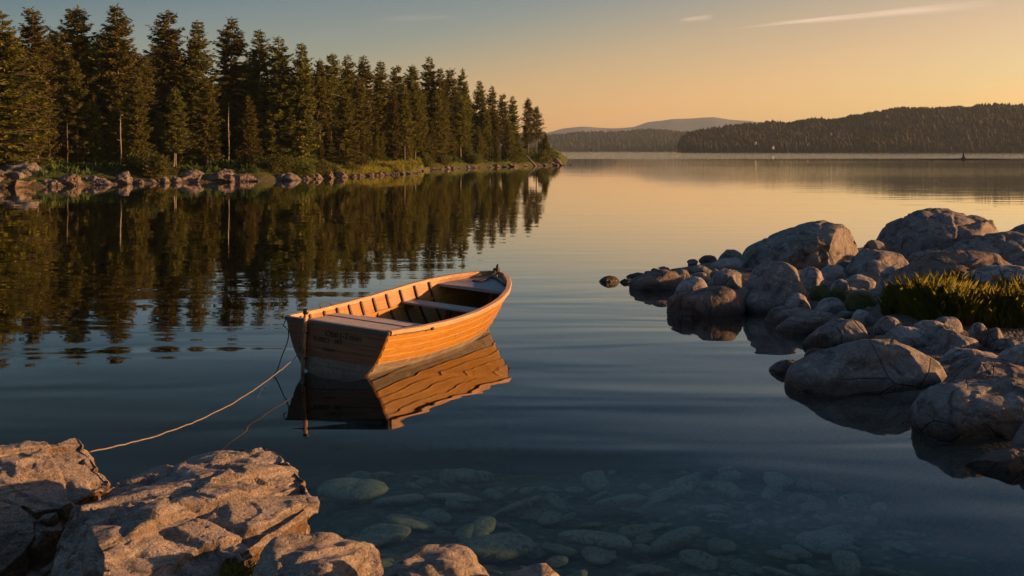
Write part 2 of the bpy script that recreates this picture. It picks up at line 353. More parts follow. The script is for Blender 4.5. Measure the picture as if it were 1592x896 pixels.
# ------------------------------------------------------------------ water
def water_material():
    t = NT('lake water'); t.n.remove(t.b)
    v = t.pos(); x, y, z = t.sep(v)
    def mapped(sx, sy, rot=0.0):
        mp = t.n.new('ShaderNodeMapping'); t.l.new(v, mp.inputs[0]); mp.inputs['Scale'].default_value = (sx, sy, 1); mp.inputs['Rotation'].default_value = (0, 0, rot); return mp.outputs[0]
    long_ = t.noise(mapped(0.20, 0.62, R(-8)), 1.0, 2, 0.45, 0.5)
    mid = t.noise(mapped(0.55, 2.3, R(5)), 1.0, 2, 0.5, 0.3)
    wide = t.noise(mapped(0.03, 0.09), 1.0, 2, 0.5)
    rip = t.noise(mapped(2.0, 6.5, R(2)), 1.0, 2, 0.5)
    near = t.maprange(y, 8, 26, 1.25, 0.22)
    open_ = t.maprange(t.math('SUBTRACT', x, t.math('MULTIPLY', y, 0.07)), 0.0, 14.0, 0.12, 1.0)
    ruf = t.math('ADD', t.math('MULTIPLY', t.maprange(y, 50, 150, 0.0, 1.3), open_), t.maprange(y, 310, 350, 0.0, 8.0))     # breeze on the open lake
    ruf = t.math('MULTIPLY', ruf, t.ramp(t.noise(mapped(0.004, 0.012), 1.0, 3), [(0.3, 0.35), (0.7, 1.0)]))
    h = t.math('MULTIPLY', long_, 0.026)
    h = t.math('ADD', h, t.math('MULTIPLY', mid, 0.0004))
    h = t.math('MULTIPLY', h, near)
    h = t.math('ADD', h, t.math('MULTIPLY', wide, 0.008))
    h = t.math('ADD', h, t.math('MULTIPLY', t.math('MULTIPLY', rip, ruf), 0.0045))
    h = t.math('ADD', h, t.math('MULTIPLY', rip, 0.00003))
    nrm = t.bump(h, 1.0)
    fr = t.n.new('ShaderNodeFresnel'); bf_ = t.n.new('ShaderNodeNewGeometry'); t.l.new(t.maprange(bf_.outputs['Backfacing'], 0, 1, 1.333, 0.75), fr.inputs['IOR']); t.l.new(nrm, fr.inputs['Normal'])
    gl = t.n.new('ShaderNodeBsdfGlossy'); gl.inputs['Roughness'].default_value = 0.012; gl.inputs['Color'].default_value = (0.97, 0.97, 0.97, 1); t.l.new(nrm, gl.inputs['Normal'])
    tr = t.n.new('ShaderNodeBsdfTransparent'); tr.inputs['Color'].default_value = (0.94, 0.98, 0.97, 1)
    ms = t.n.new('ShaderNodeMixShader'); f_ = fr.outputs[0]; t.l.new(t.math('ADD', t.math('MULTIPLY', f_, 0.97), t.math('MULTIPLY', t.math('MULTIPLY', f_, t.math('SUBTRACT', 1.0, f_)), t.maprange(f_, 0.25, 0.5, 0.0, 1.0))), ms.inputs[0]); t.l.new(tr.outputs[0], ms.inputs[1]); t.l.new(gl.outputs[0], ms.inputs[2])
    t.l.new(ms.outputs[0], t.out.inputs['Surface'])
    va = t.n.new('ShaderNodeVolumeAbsorption'); va.inputs['Color'].default_value = (0.20, 0.62, 0.62, 1); va.inputs['Density'].default_value = 0.22
    t.l.new(va.outputs[0], t.out.inputs['Volume'])
    return t.m
WX, WY0, WY1 = 9000.0, -40.0, 14000.0
me = mesh_np('lake_water', [(-WX, WY0, 0), (WX, WY0, 0), (WX, WY1, 0), (-WX, WY1, 0)], [[0, 1, 2, 3]], mats=[water_material()])
tag(link('lake_water', me), kind='structure')

def bed_z(X, Y):
    z = interp(Y, [(-40, 2.0), (-2, 1.0), (2.2, 0.1), (4.5, -0.32), (6.5, -0.48), (8.5, -0.58), (10.5, -0.70), (12.5, -1.1), (18, -3.6), (30, -6.5), (9000, -8)])
    left = smooth01((-1.3 - X) / 2.0) * interp(Y, [(4, 0), (7, 0.5), (9, 1.2), (14, 2.0), (30, 0)])
    return z - left
xs = np.concatenate([[-WX, -800, -120, -40], np.arange(-16, 16.01, 0.25), [40, 120, 800, WX]])
ys = np.concatenate([np.arange(-40, 2, 4), np.arange(2, 22, 0.25), [24, 30, 45, 80, 200, 800, 3000, WY1]])
XX, YY = np.meshgrid(xs, ys); pp = np.stack([XX.ravel(), YY.ravel(), np.zeros(XX.size)], 1)
zz = bed_z(pp[:, 0], pp[:, 1]) + fbm(pp * 1.3, 4, 5) * 0.12 * (np.abs(pp[:, 0]) < 30)
pp[:, 2] = zz
nx, ny = len(xs), len(ys); ii = np.arange(nx * ny).reshape(ny, nx)
ff = np.stack([ii[:-1, :-1].ravel(), ii[:-1, 1:].ravel(), ii[1:, 1:].ravel(), ii[1:, :-1].ravel()], 1)
tag(link('lake_bed', mesh_np('lake_bed', pp, ff, True, [M['bed']])), kind='structure')

# ------------------------------------------------------------------ wooded shore terrain (left)
SHORE = [(-1000, 58), (-300, 66), (0, 73), (60, 75), (200, 82), (300, 86), (400, 88.5), (470, 93), (560, 104), (640, 117), (664, 138), (700, 146), (760, 158), (830, 172), (872, 181), (890, 185)]
def shore_Y(px): return interp(px, SHORE)
def wood_z(px, d, seed_xy=None):
    px = np.asarray(px, float); d = np.asarray(d, float)
    z = np.where(d < 0, 0.22 * d, 1.05 * (1 - np.exp(-np.maximum(d, 0) / 3.2)) + 0.028 * np.minimum(d, 60))
    spit = smooth01((px - 480) / 60) * smooth01((668 - px) / 40)       # low grassy spit
    z = np.where(d > 0, z * (1 - 0.45 * spit * smooth01((14 - d) / 8)), z)
    end = smooth01((888 - px) / 26)
    return z * end - (1 - end) * 0.5
def wood_pt(px, d):
    Y = shore_Y(px) + d; return (px - CX) / F * Y, Y, float(wood_z(px, d))
pxs = np.arange(-1000, 893, 6.0); ds = np.concatenate([np.arange(-5, 24, 0.8), np.arange(24, 70, 4), np.arange(70, 190, 20)])
PX, DD = np.meshgrid(pxs, ds); Ys = shore_Y(PX) + DD; X_ = (PX - CX) / F * Ys
Z_ = wood_z(PX, DD)
q3 = np.stack([X_.ravel(), Ys.ravel(), Z_.ravel()], 1)
q3[:, 2] += fbm(np.stack([q3[:, 0], q3[:, 1], q3[:, 0] * 0], 1) * 0.35, 4, 3) * 0.45 * np.clip((DD.ravel() + 1) / 4, 0.1, 1) * smooth01((886 - PX.ravel()) / 30)
nx, ny = len(pxs), len(ds); ii = np.arange(nx * ny).reshape(ny, nx)
ff = np.stack([ii[:-1, :-1].ravel(), ii[:-1, 1:].ravel(), ii[1:, 1:].ravel(), ii[1:, :-1].ravel()], 1)
tag(link('forest_ground', mesh_np('forest_ground', q3, ff, True, [M['forestfloor']])), kind='structure')

# ------------------------------------------------------------------ far shores and hills
t = NT('far mountain haze tint'); v = t.pos(); a = t.noise(v, 0.006, 5, 0.6)
M['mountain'] = t.done(t.ramp(a, [(0.35, (0.085, 0.095, 0.10)), (0.65, (0.11, 0.12, 0.12))]), 1.0, None, 0.0)  # distance haze put into the base colour: paler and bluer than the nearer hills
def ridge(name, tab, Y, slope, shore_y, step, mat, back=400, noise_amp=1.0, seed=1):
    px = np.arange(tab[0][0], tab[-1][0] + 1, step); n = len(px)
    top = CAMH + (HZ - interp(px, tab)) / F * (Y + slope)
    P3 = np.stack([px * 0.02, px * 0, px * 0], 1)
    top = np.maximum(top + fbm(P3, 4, seed) * noise_amp, 0.2)
    rows = [(-6, -1.0), (0.0, 0.0), (0.12, 0.14), (0.35, 0.42), (0.65, 0.75), (1.0, 1.0), (1.5, 0.9), (2.4, 0.2)]
    vs = []
    for f, k in rows:
        yy = Y + slope * f if f >= 0 else Y + f
        vs.append(np.stack([(px - CX) / F * (Y + slope * max(f, 0)), np.full(n, yy), top * k if f >= 0 else np.full(n, -1.0)], 1))
    vs = np.concatenate(vs); ii = np.arange(n * len(rows)).reshape(len(rows), n)
    ff = np.stack([ii[:-1, :-1].ravel(), ii[:-1, 1:].ravel(), ii[1:, 1:].ravel(), ii[1:, :-1].ravel()], 1)
    o = tag(link(name, mesh_np(name, vs, ff, True, [mat])), kind='structure')
    def surf(pxv, f):
        tp = np.interp(pxv, px, top); k = np.interp(f, [r[0] for r in rows[1:6]], [r[1] for r in rows[1:6]])
        yy = Y + slope * f
        return (pxv - CX) / F * yy, yy, tp * k
    return surf
NEAR_R = [(1052, 240), (1058, 226), (1068, 216), (1100, 210), (1200, 201), (1300, 194), (1350, 187), (1400, 181), (1450, 176), (1490, 174), (1600, 174), (1750, 165), (2000, 170), (2300, 215)]
MID_R = [(780, 232), (830, 219), (900, 215), (960, 212), (1020, 211), (1080, 212), (1200, 214), (1300, 220)]
FAR_R = [(700, 222), (800, 212), (850, 206), (875, 200), (905, 197), (950, 199), (985, 198), (1005, 191), (1045, 184.5), (1080, 183.5), (1110, 182), (1135, 187), (1180, 190), (1260, 191), (1350, 200), (1500, 205), (1700, 215)]
s1 = ridge('far_shore', NEAR_R, 1150.0, 220.0, 238, 6, M['hill'], noise_amp=2.0, seed=4)
s2 = ridge('far_hills', MID_R, 2150.0, 300.0, 237, 8, M['hill'], noise_amp=2.0, seed=9)
s3 = ridge('far_mountains', FAR_R, 5200.0, 700.0, 236, 5, M['mountain'], noise_amp=5.0, seed=14)
def far_forest(name, surf, px0, px1, count, hmin, hmax, seed, label):
    rng = np.random.default_rng(seed)
    px = rng.uniform(px0, px1, count); f = np.concatenate([rng.uniform(0.0, 0.98, count // 2), rng.uniform(0.85, 1.02, count - count // 2)])
    x, y, z = surf(px, np.clip(f, 0, 1)); h = rng.uniform(hmin, hmax, count) * (1 + 0.35 * fbm(np.stack([px * 0.03, f * 9, px * 0], 1), 3, seed)); r = h * rng.uniform(0.20, 0.42, count)
    vs = []; fs = []
    n = 6; base = 0
    prof = [(0.0, 0.75), (0.18, 1.0), (0.42, 0.66), (0.45, 0.78), (0.72, 0.34), (0.74, 0.44), (1.0, 0.02)]
    ang = np.arange(n) * 2 * math.pi / n
    V = np.zeros((count, len(prof), n, 3), np.float32)
    for k, (pz, pr) in enumerate(prof):
        jit = rng.uniform(0.75, 1.25, (count, n))
        V[:, k, :, 0] = x[:, None] + np.cos(ang) * (r * pr)[:, None] * jit
        V[:, k, :, 1] = y[:, None] + np.sin(ang) * (r * pr)[:, None] * jit
        V[:, k, :, 2] = (z + h * pz - 1.0)[:, None] + rng.uniform(-0.03, 0.03, (count, n)) * h[:, None]
    idx = np.arange(count * len(prof) * n).reshape(count, len(prof), n)
    a = idx[:, :-1, :]; b = np.roll(idx, -1, 2)[:, :-1, :]; c = np.roll(idx, -1, 2)[:, 1:, :]; d = idx[:, 1:, :]
    ff = np.stack([a.ravel(), b.ravel(), c.ravel(), d.ravel()], 1)
    o = link(name, mesh_np(name, V.reshape(-1, 3), ff, False, [M['farwood']]))
    tag(o, label, 'forest', kind='stuff')
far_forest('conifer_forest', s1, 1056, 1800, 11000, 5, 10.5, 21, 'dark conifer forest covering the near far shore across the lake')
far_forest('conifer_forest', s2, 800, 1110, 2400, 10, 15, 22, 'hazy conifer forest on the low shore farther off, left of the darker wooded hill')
# ------------------------------------------------------------------ trees
def rot_frame(d):
    d = d / np.maximum(np.linalg.norm(d, axis=1, keepdims=True), 1e-9)
    up = np.tile(np.array([0, 0, 1.0]), (len(d), 1))
    a = np.cross(d, up); a /= np.maximum(np.linalg.norm(a, axis=1, keepdims=True), 1e-6)
    return d, a, np.cross(a, d)
def cards(c, d, L, W, rng, tilt=0.7):
    """kite-shaped leaf sprays: base c, direction d, length L, width W"""
    d, a, b = rot_frame(d)
    th = rng.normal(0, tilt, len(c)); s = a * np.cos(th)[:, None] + b * np.sin(th)[:, None]
    L = L[:, None]; W = W[:, None]
    V = np.stack([c, c + d * L * 0.45 + s * W * 0.5, c + d * L, c + d * L * 0.4 - s * W * 0.5], 1)
    return V
def card_mesh(name, V, mat):
    n = len(V); return mesh_np(name, V.reshape(-1, 3), np.arange(n * 4).reshape(n, 4), False, [mat])
def trunk_mesh(name, H, r0, rng, mat, limbs=(), lean=0.0, n=9):
    mb = MB(); k = 10; ph = rng.uniform(0, 6)
    pts = [(math.sin(ph + i * 0.7) * 0.03 * H * 0.15 + lean * i / k, math.cos(ph * 1.3 + i * 0.6) * 0.03 * H * 0.12, H * i / k - 0.4 * (i == 0)) for i in range(k + 1)]
    rad = [r0 * (1.35 if i == 0 else (1 - 0.93 * i / k)) for i in range(k + 1)]
    mb.tube(pts, rad, n)
    for a, b, r in limbs:
        a = np.array(a); b = np.array(b); m = (a + b) / 2 + np.array([0, 0, 0.04 * np.linalg.norm(b - a)])
        mb.tube([a, m, b], [r, r * 0.7, r * 0.25], 4)
    me = bpy.data.meshes.new(name); me.from_pydata(mb.v, [], mb.f); me.update(); me.materials.append(mat)
    me.polygons.foreach_set('use_smooth', np.ones(len(me.polygons), dtype=bool))
    return me
def make_spruce(seed, H=13.0, clear=1.0, Rm=2.2, gap=0.1, shape=0.9, dens=1.0):
    rng = np.random.default_rng(seed); C = []; D = []; L = []; limbs = []
    z = clear; lop = rng.uniform(0, 6.28)
    while z < H * 0.985:
        t = (z - clear) / (H - clear)
        r = 1.32 * Rm * (1 - t) ** (shape * 0.82) * min(1.0, 0.6 + 3.0 * t) + 0.12
        r *= rng.uniform(0.72, 1.15)
        nb = int(rng.integers(5, 8)) if t < 0.85 else 4
        a0 = rng.uniform(0, 6.28)
        for k in range(nb):
            if rng.uniform() < gap: continue
            az = a0 + k * 6.283 / nb + rng.normal(0, 0.25)
            rl = r * rng.uniform(0.6, 1.12) * (1 + 0.18 * math.cos(az - lop))
            el = math.radians(-24 + 44 * t + rng.normal(0, 6))
            d0 = np.array([math.cos(az) * math.cos(el), math.sin(az) * math.cos(el), math.sin(el)])
            nseg = max(3, int(rl / 0.066 * dens)); s = np.linspace(0.12, 1, nseg)
            zz = z + rng.normal(0, 0.08)
            base = np.outer(s * rl, d0); base[:, 2] += zz - 0.16 * rl * np.sin(s * 3.0) + 0.10 * rl * s ** 3
            if rl > 0.7: limbs.append(((0, 0, zz), tuple(base[-1]), 0.010 + 0.008 * rl))
            side = np.array([-math.sin(az), math.cos(az), 0])
            for sg in (-1, 1):
                spread = rng.normal(0.9, 0.22, nseg)
                dd = d0[None] * np.cos(spread)[:, None] + side[None] * sg * np.sin(spread)[:, None]
                dd[:, 2] += rng.normal(-0.22, 0.22, nseg)
                C.append(base + rng.normal(0, 0.04, base.shape)); D.append(dd); L.append(rng.uniform(0.30, 0.62, nseg) * (1.10 - 0.55 * s) * (0.65 + 0.35 * min(1, rl)))
            C.append(base); dd = np.tile(d0 * 0.5 + np.array([0, 0, -0.5]), (nseg, 1)) + rng.normal(0, 0.3, (nseg, 3)); D.append(dd); L.append(rng.uniform(0.16, 0.36, nseg))
        z += 0.34 - 0.13 * t + rng.uniform(-0.04, 0.04)
    n = 26; C.append(np.stack([np.zeros(n), np.zeros(n), np.linspace(H * 0.93, H * 1.0, n)], 1)); dd = rng.normal(0, 0.5, (n, 3)); dd[:, 2] = rng.uniform(0.2, 1.0, n); D.append(dd); L.append(np.full(n, 0.22))
    C = np.concatenate(C); D = np.concatenate(D); L = np.concatenate(L)
    crown = card_mesh('crown', cards(C, D, L, L * 0.36, rng, 1.35), M['spruce'])
    return crown, trunk_mesh('trunk', H * 0.985, 0.0125 * H + 0.02, rng, M['bark'], limbs)
def make_pine(seed, H=13.0, clear=6.0, Rm=1.7):
    rng = np.random.default_rng(seed); C = []; D = []; L = []; limbs = []
    z = clear
    while z < H:
        t = (z - clear) / (H - clear)
        r = Rm * (math.sin(math.pi * min(1, 0.28 + 0.72 * t)) ** 0.8) + 0.12
        for k in range(int(rng.integers(2, 5))):
            az = rng.uniform(0, 6.28); rl = r * rng.uniform(0.5, 1.15); el = math.radians(rng.normal(12 + 18 * t, 9))
            tip = np.array([math.cos(az) * math.cos(el) * rl, math.sin(az) * math.cos(el) * rl, z + math.sin(el) * rl])
            limbs.append(((0, 0, z), tuple(tip), 0.02 + 0.016 * rl))
            for q in range(int(3 + rl * 3)):
                s = rng.uniform(0.35, 1.0); c0 = np.array([0, 0, z]) * (1 - s) + tip * s + rng.normal(0, 0.16, 3); m = int(rng.integers(16, 26))
                dd = rng.normal(0, 1, (m, 3)); dd[:, 2] = np.abs(dd[:, 2]) * 0.7 + 0.1
                C.append(c0 + rng.normal(0, 0.11, (m, 3)) * np.array([1.5, 1.5, 0.8])); D.append(dd); L.append(rng.uniform(0.16, 0.32, m))
        z += 0.26
    C = np.concatenate(C); D = np.concatenate(D); L = np.concatenate(L)
    return card_mesh('crown', cards(C, D, L, L * 0.3, rng, 1.2), M['pine']), trunk_mesh('trunk', H * 0.97, 0.011 * H + 0.03, rng, M['bark'], limbs)
def make_bush(seed, R_=1.0, Hh=1.3, leaf=0.13, n=2600, mat='bush'):
    rng = np.random.default_rng(seed); C = []
    nc = 26; cc = rng.normal(0, 1, (nc, 3)); cc /= np.linalg.norm(cc, axis=1, keepdims=True); cc *= rng.uniform(0.35, 0.85, (nc, 1)); cc[:, 2] = np.abs(cc[:, 2])
    k = rng.integers(0, nc, n); off = rng.normal(0, 1, (n, 3)); off /= np.linalg.norm(off, axis=1, keepdims=True); off *= (rng.uniform(0.3, 1, (n, 1)) ** 0.5) * 0.30
    c = (cc[k] + off); c[:, 2] = np.maximum(c[:, 2], -0.05); c *= np.array([R_, R_, Hh]); c[:, 2] += 0.12 * Hh
    d = off + rng.normal(0, 0.2, (n, 3)); d[:, 2] += 0.1
    l = rng.uniform(0.7, 1.3, n) * leaf
    foliage = card_mesh('foliage', cards(c, d, l, l * 0.55, rng, 1.2), M[mat])
    mb = MB()
    for i in range(0, nc, 2): 
        e_ = cc[i] * np.array([R_, R_, Hh]); mb.tube([(0, 0, -0.2), e_ * 0.5 + np.array([0, 0, 0.15]), e_ + np.array([0, 0, 0.1])], [0.03, 0.02, 0.008], 5)
    me = bpy.data.meshes.new('stems'); me.from_pydata(mb.v, [], mb.f); me.update(); me.materials.append(M['bark'])
    return foliage, me

SPR = [make_spruce(s, 13.0, c, r, g, sh) for s, c, r, g, sh in ((1, 0.9, 2.3, 0.12, 0.85), (2, 2.6, 2.0, 0.10, 0.8), (3, 1.6, 1.75, 0.16, 0.7), (4, 4.2, 1.9, 0.14, 0.75), (5, 0.5, 2.7, 0.10, 1.0), (6, 3.4, 1.6, 0.22, 0.75), (7, 1.0, 1.5, 0.10, 0.7), (8, 5.2, 2.1, 0.12, 0.8))]
PIN = [make_pine(s, 13.0, c, r) for s, c, r in ((11, 5.0, 1.9), (12, 6.8, 1.7), (13, 3.8, 1.8))]
BUS = [make_bush(s) for s in (31, 32, 33)]
def tree(kind, proto, loc, h, rz, label, group, wide=1.0, cat='tree', part='crown', stem='trunk', href=13.0):
    o = empty(kind, loc, (0, 0, rz)); k = h / href; o.scale = (k * wide, k * wide, k)
    link(part, proto[0], o); link(stem, proto[1], o)
    tag(o, label, cat, group); return o
def g_at(px, d): 
    X, Y, z = wood_pt(px, d)
    return X, Y, z - 0.15
def put_tree(px, ytop, d, kind, idx, wide, label, group, rng):
    X, Y, z = g_at(px, d); ztop = CAMH - (ytop - HZ) / F * Y
    proto = (SPR if kind == 'spruce_tree' else PIN)[idx]
    return tree(kind, proto, (X, Y, z), ztop - z, rng.uniform(0, 6.28), label, group, wide)
rr = np.random.default_rng(77)
GF = 'conifers along the edge of the wood'
FRONT = [  # px, top y, metres behind the waterline, kind, prototype, width factor, label
    (2, 18, 7, 'spruce_tree', 4, 1.25, 'broad sunlit spruce cut off by the left end of the wood'),
    (50, 12, 13, 'spruce_tree', 3, 1.0, 'tall spruce with a ragged top, first whole one from the left'),
    (120, 10, 14, 'spruce_tree', 7, 1.1, 'tall broad spruce with bare lower trunk, second tall top from the left'),
    (183, 8, 11, 'spruce_tree', 1, 1.0, 'tallest spruce of the skyline with a forked looking narrow top'),
    (213, 118, 5.5, 'spruce_tree', 6, 1.25, 'golden lit spruce in front of the tallest one, above the round bush'),
    (262, 17, 13, 'spruce_tree', 3, 1.05, 'tall spruce leaning its crown right, between the tallest top and the thin pole'),
    (272, 135, 5.0, 'spruce_tree', 5, 1.25, 'sunlit spruce with pale bare stem just right of the round bush'),
    (306, 32, 12, 'spruce_tree', 2, 0.95, 'slender pointed spruce with smooth cone top, left of the branchless pole'),
    (322, 120, 6.0, 'spruce_tree', 1, 0.95, 'lit spruce with a thin bare stem directly left of the branchless pole'),
    (360, 28, 14, 'spruce_tree', 5, 1.15, 'tall sparse spruce rising behind the branchless pole'),
    (386, 148, 5.5, 'spruce_tree', 0, 0.95, 'full skirted golden spruce just right of the branchless pole'),
    (403, 47, 12, 'spruce_tree', 2, 1.05, 'dark spruce with blunt top above the dark shore ledge'),
    (433, 57, 9, 'spruce_tree', 0, 1.1, 'massive lit spruce whose skirt reaches the bushes by the water'),
    (470, 67, 7, 'spruce_tree', 2, 1.05, 'narrow lit spruce at the root of the grassy spit'),
    (497, 92, 13, 'spruce_tree', 7, 0.9, 'greyish thinner spruce behind the root of the grassy spit'),
    (515, 83, 20, 'spruce_tree', 3, 1.0, 'pointed spruce standing back above the grassy spit'),
    (535, 138, 6, 'spruce_tree', 4, 0.85, 'lone conical golden spruce standing on the grassy spit'),
    (541, 85, 24, 'spruce_tree', 0, 0.9, 'broad dark spruce behind the lone golden spruce of the spit'),
    (565, 87, 24, 'spruce_tree', 5, 1.0, 'dark spruce with thin spire just right of the lone golden spruce'),
    (591, 95, 26, 'spruce_tree', 2, 1.0, 'slim dark spruce over the middle of the spit'),
    (617, 102, 28, 'spruce_tree', 3, 1.0, 'dark spruce over the outer half of the spit'),
    (641, 101, 30, 'spruce_tree', 7, 1.0, 'dark spruce behind the outer end of the stony spit'),
    (667, 88, 12, 'spruce_tree', 0, 0.95, 'highest spruce of the shaded far cove, with broad tiers'),
    (645, 142, 17, 'spruce_tree', 6, 1.05, 'smaller sunlit spruce by the water in the shaded cove'),
    (685, 106, 8, 'spruce_tree', 2, 0.9, 'slim spruce directly right of the highest one over the cove'),
    (700, 107, 14, 'spruce_tree', 3, 0.9, 'spruce with a fine spire in the middle of the cove skyline'),
    (719, 107, 12, 'spruce_tree', 0, 0.8, 'tiered spruce in the right half of the cove skyline'),
    (746, 126, 10, 'spruce_tree', 2, 0.9, 'spruce where the skyline starts dropping to the headland'),
    (765, 134, 10, 'spruce_tree', 5, 1.0, 'second spruce down the falling skyline of the headland'),
    (782, 146, 9, 'spruce_tree', 3, 0.9, 'third spruce down the falling skyline of the headland'),
    (797, 149, 9, 'spruce_tree', 0, 0.8, 'fourth spruce down the falling skyline of the headland'),
    (790, 185, 3.5, 'spruce_tree', 4, 0.75, 'sunlit low spruce on the rocks of the headland'),
    (821, 156, 7, 'pine_tree', 2, 0.9, 'open branched pine near the headland tip, the taller of two'),
    (834, 168, 6, 'pine_tree', 0, 0.9, 'open branched pine outermost on the headland tip'),
    (848, 206, 5, 'spruce_tree', 4, 0.9, 'short bushy spruce at the very tip of the headland'),
]
for px, yt, d, kd, ix, wd, lb in FRONT: put_tree(px, yt, d, kd, ix, wd * rr.uniform(1.08, 1.3), lb, GF, rr)
SKY = [(-400, -20), (-100, 10), (0, 50), (50, 60), (180, 60), (265, 70), (360, 85), (470, 115), (560, 125), (665, 130), (745, 160), (800, 185), (835, 205), (860, 225)]
used = []; n_ = 0; tries = 0
LBL = {0: 'dark spruce inside the wood, behind the trees of its edge', 1: 'dark pine inside the wood with a long bare trunk'}
while n_ < 225 and tries < 6000:
    tries += 1
    px = rr.uniform(-330, 850); d = rr.uniform(9, 52) if px < 640 else rr.uniform(5, 44)
    X, Y, z = g_at(px, d)
    if any((X - a) ** 2 + (Y - b) ** 2 < 1.9 for a, b in used): continue
    used.append((X, Y)); n_ += 1
    pn = rr.uniform() < 0.22
    yt = interp(px, SKY) + rr.uniform(-8, 50) 
    put_tree(px, yt, d, 'pine_tree' if pn else 'spruce_tree', int(rr.integers(0, 3)) if pn else int(rr.integers(0, 8)), rr.uniform(0.9, 1.5), LBL[int(pn)], 'dark pines inside the wood' if pn else 'dark spruces inside the wood', rr)
# second rank right behind the edge closes the gaps low down
n_ = 0; tries = 0
while n_ < 60 and tries < 4000:
    tries += 1
    px = rr.uniform(-60, 800); d = rr.uniform(8, 16) if px < 640 else rr.uniform(3, 10)
    X, Y, z = g_at(px, d)
    if any((X - a) ** 2 + (Y - b) ** 2 < 2.0 for a, b in used): continue
    used.append((X, Y)); n_ += 1
    put_tree(px, interp(px, SKY) + rr.uniform(60, 120) * (0.6 if px > 600 else 1), d, 'spruce_tree', int(rr.choice([0, 2, 4, 6])), rr.uniform(0.9, 1.25), 'shorter dark spruce filling the gaps behind the edge of the wood', 'shorter spruces behind the edge of the wood', rr)
# bare stems and the broken pole
STEMS = [(44, 0, 150, 'thin bare grey stem in the dark left part of the wood'), (76, 0, 170, 'bare stem second from the left in the dark wood'), (104, 0, 175, 'thin bare stem between the two left tall spruces'),
         (146, 1, 155, 'whitest bare stem in the shaded wood, left of the tallest spruce'), (187, 1, 168, 'pale sunlit bare stem beneath the tallest spruce'), (120, 0, 185, 'thin bare stem beneath the second tall spruce'),
         (355, 1, 156, 'branchless broken pole standing in the sun on the shore edge'), (270, 1, 190, 'pale bare stem standing just right of the round bush')]
for px, pale, yt, lb in STEMS:
    d = 9.0 if px < 160 else 5.0
    X, Y, z = g_at(px, d); h = CAMH - (yt - HZ) / F * Y - z
    o = empty('dead_tree', (X, Y, z)); tag(o, lb, 'tree', 'bare stems at the edge of the wood')
    mb = MB(); r_ = 0.058
    mb.tube([(0, 0, -0.3), (0.05, 0, h * 0.3), (-0.02, 0.04, h * 0.65), (0.03, 0, h * 0.97)], [r_ * 1.25, r_, r_ * 0.85, r_ * 0.6], 9); mb.build('trunk', M['palebark' if pale else 'bark'], o, True)
    mb = MB()
    for k in range(7):
        zz = h * rr.uniform(0.45, 0.95); az = rr.uniform(0, 6.28); l = rr.uniform(0.12, 0.4); mb.tube([(0, 0, zz), (math.cos(az) * l, math.sin(az) * l, zz + 0.08)], [0.02, 0.008], 5)
    mb.build('branch_stubs', M['palebark' if pale else 'bark'], o)
# shore bushes
BUSH = [(236, 1.6, 1.5, 1.9, 0, 'round golden bush leaning over the shore rocks left of the pale stem'), (222, 3.0, 1.2, 1.6, 1, 'darker bush just behind the round golden bush'),
        (262, 2.2, 0.7, 0.6, 2, 'low bush at the right foot of the round golden bush'), (428, 2.2, 1.0, 1.5, 1, 'lit bush at the left end of the bush row right of the dark ledge'), (448, 1.8, 1.1, 1.5, 2, 'lit bush second in the row right of the dark ledge'),
        (470, 1.5, 1.2, 1.3, 0, 'lit bush in the middle of the row above the stony shore'), (494, 1.6, 1.2, 1.2, 1, 'lit bush at the right end of the row, where the spit begins'), (512, 2.2, 1.0, 0.9, 2, 'low bush on the root of the grassy spit'),
        (545, 3.0, 1.0, 0.8, 0, 'small bush beneath the lone golden spruce'), (660, 2.0, 1.3, 1.6, 1, 'dark bush in the shaded cove just past the spit'), (690, 2.0, 1.4, 1.6, 2, 'dark bush in the middle of the shaded cove'), (735, 2.4, 1.4, 1.5, 0, 'bush on the rocks where the cove meets the headland'),
        (806, 2.4, 1.5, 2.0, 1, 'lit bush halfway along the headland shore'), (842, 2.0, 1.5, 1.9, 2, 'lit bush under the outermost pine'), (856, 2.6, 1.2, 1.5, 0, 'last small bush at the headland tip'), (400, 4.0, 1.0, 1.0, 2, 'small bush above the dark ledge')]
for px, d, rw, hh, ix, lb in BUSH:
    X, Y, z = wood_pt(px, d); o = empty('shrub', (X, Y, z - 0.1), (0, 0, rr.uniform(0, 6))); o.scale = (rw, rw, hh / 1.3)
    link('foliage', BUS[ix][0], o); link('stems', BUS[ix][1], o); tag(o, lb, 'bush', 'bushes along the wooded shore')
# undergrowth carpet
n = 15000; px = rr.uniform(-200, 868, n); d = rr.uniform(1.0, 26, n) ** 1.0
Y = shore_Y(px) + d; X = (px - CX) / F * Y; z = wood_z(px, d)
z = z + fbm(np.stack([X, Y, X * 0], 1) * 0.35, 4, 3) * 0.45 * np.clip((d + 1) / 4, 0.1, 1) * smooth01((886 - px) / 30)
keep = (z > 0.62) & (fbm(np.stack([X, Y, X * 0], 1) * 0.5, 3, 8) > -0.15)
C = np.stack([X, Y, z], 1)[keep]; n = len(C); dd = rr.normal(0, 0.6, (n, 3)); dd[:, 2] = rr.uniform(0.4, 1.2, n); L = rr.uniform(0.25, 0.6, n)
C = np.repeat(C, 3, 0) + rr.normal(0, 0.12, (n * 3, 3)) * np.array([1, 1, 0.2]); dd = np.repeat(dd, 3, 0) + rr.normal(0, 0.5, (n * 3, 3)); L = np.repeat(L, 3)
tag(link('undergrowth', card_mesh('undergrowth', cards(C, dd, L, L * 0.35, rr, 1.2), M['fern'])), 'green undergrowth of ferns and blueberry carpeting the floor of the wood', 'undergrowth', kind='stuff')
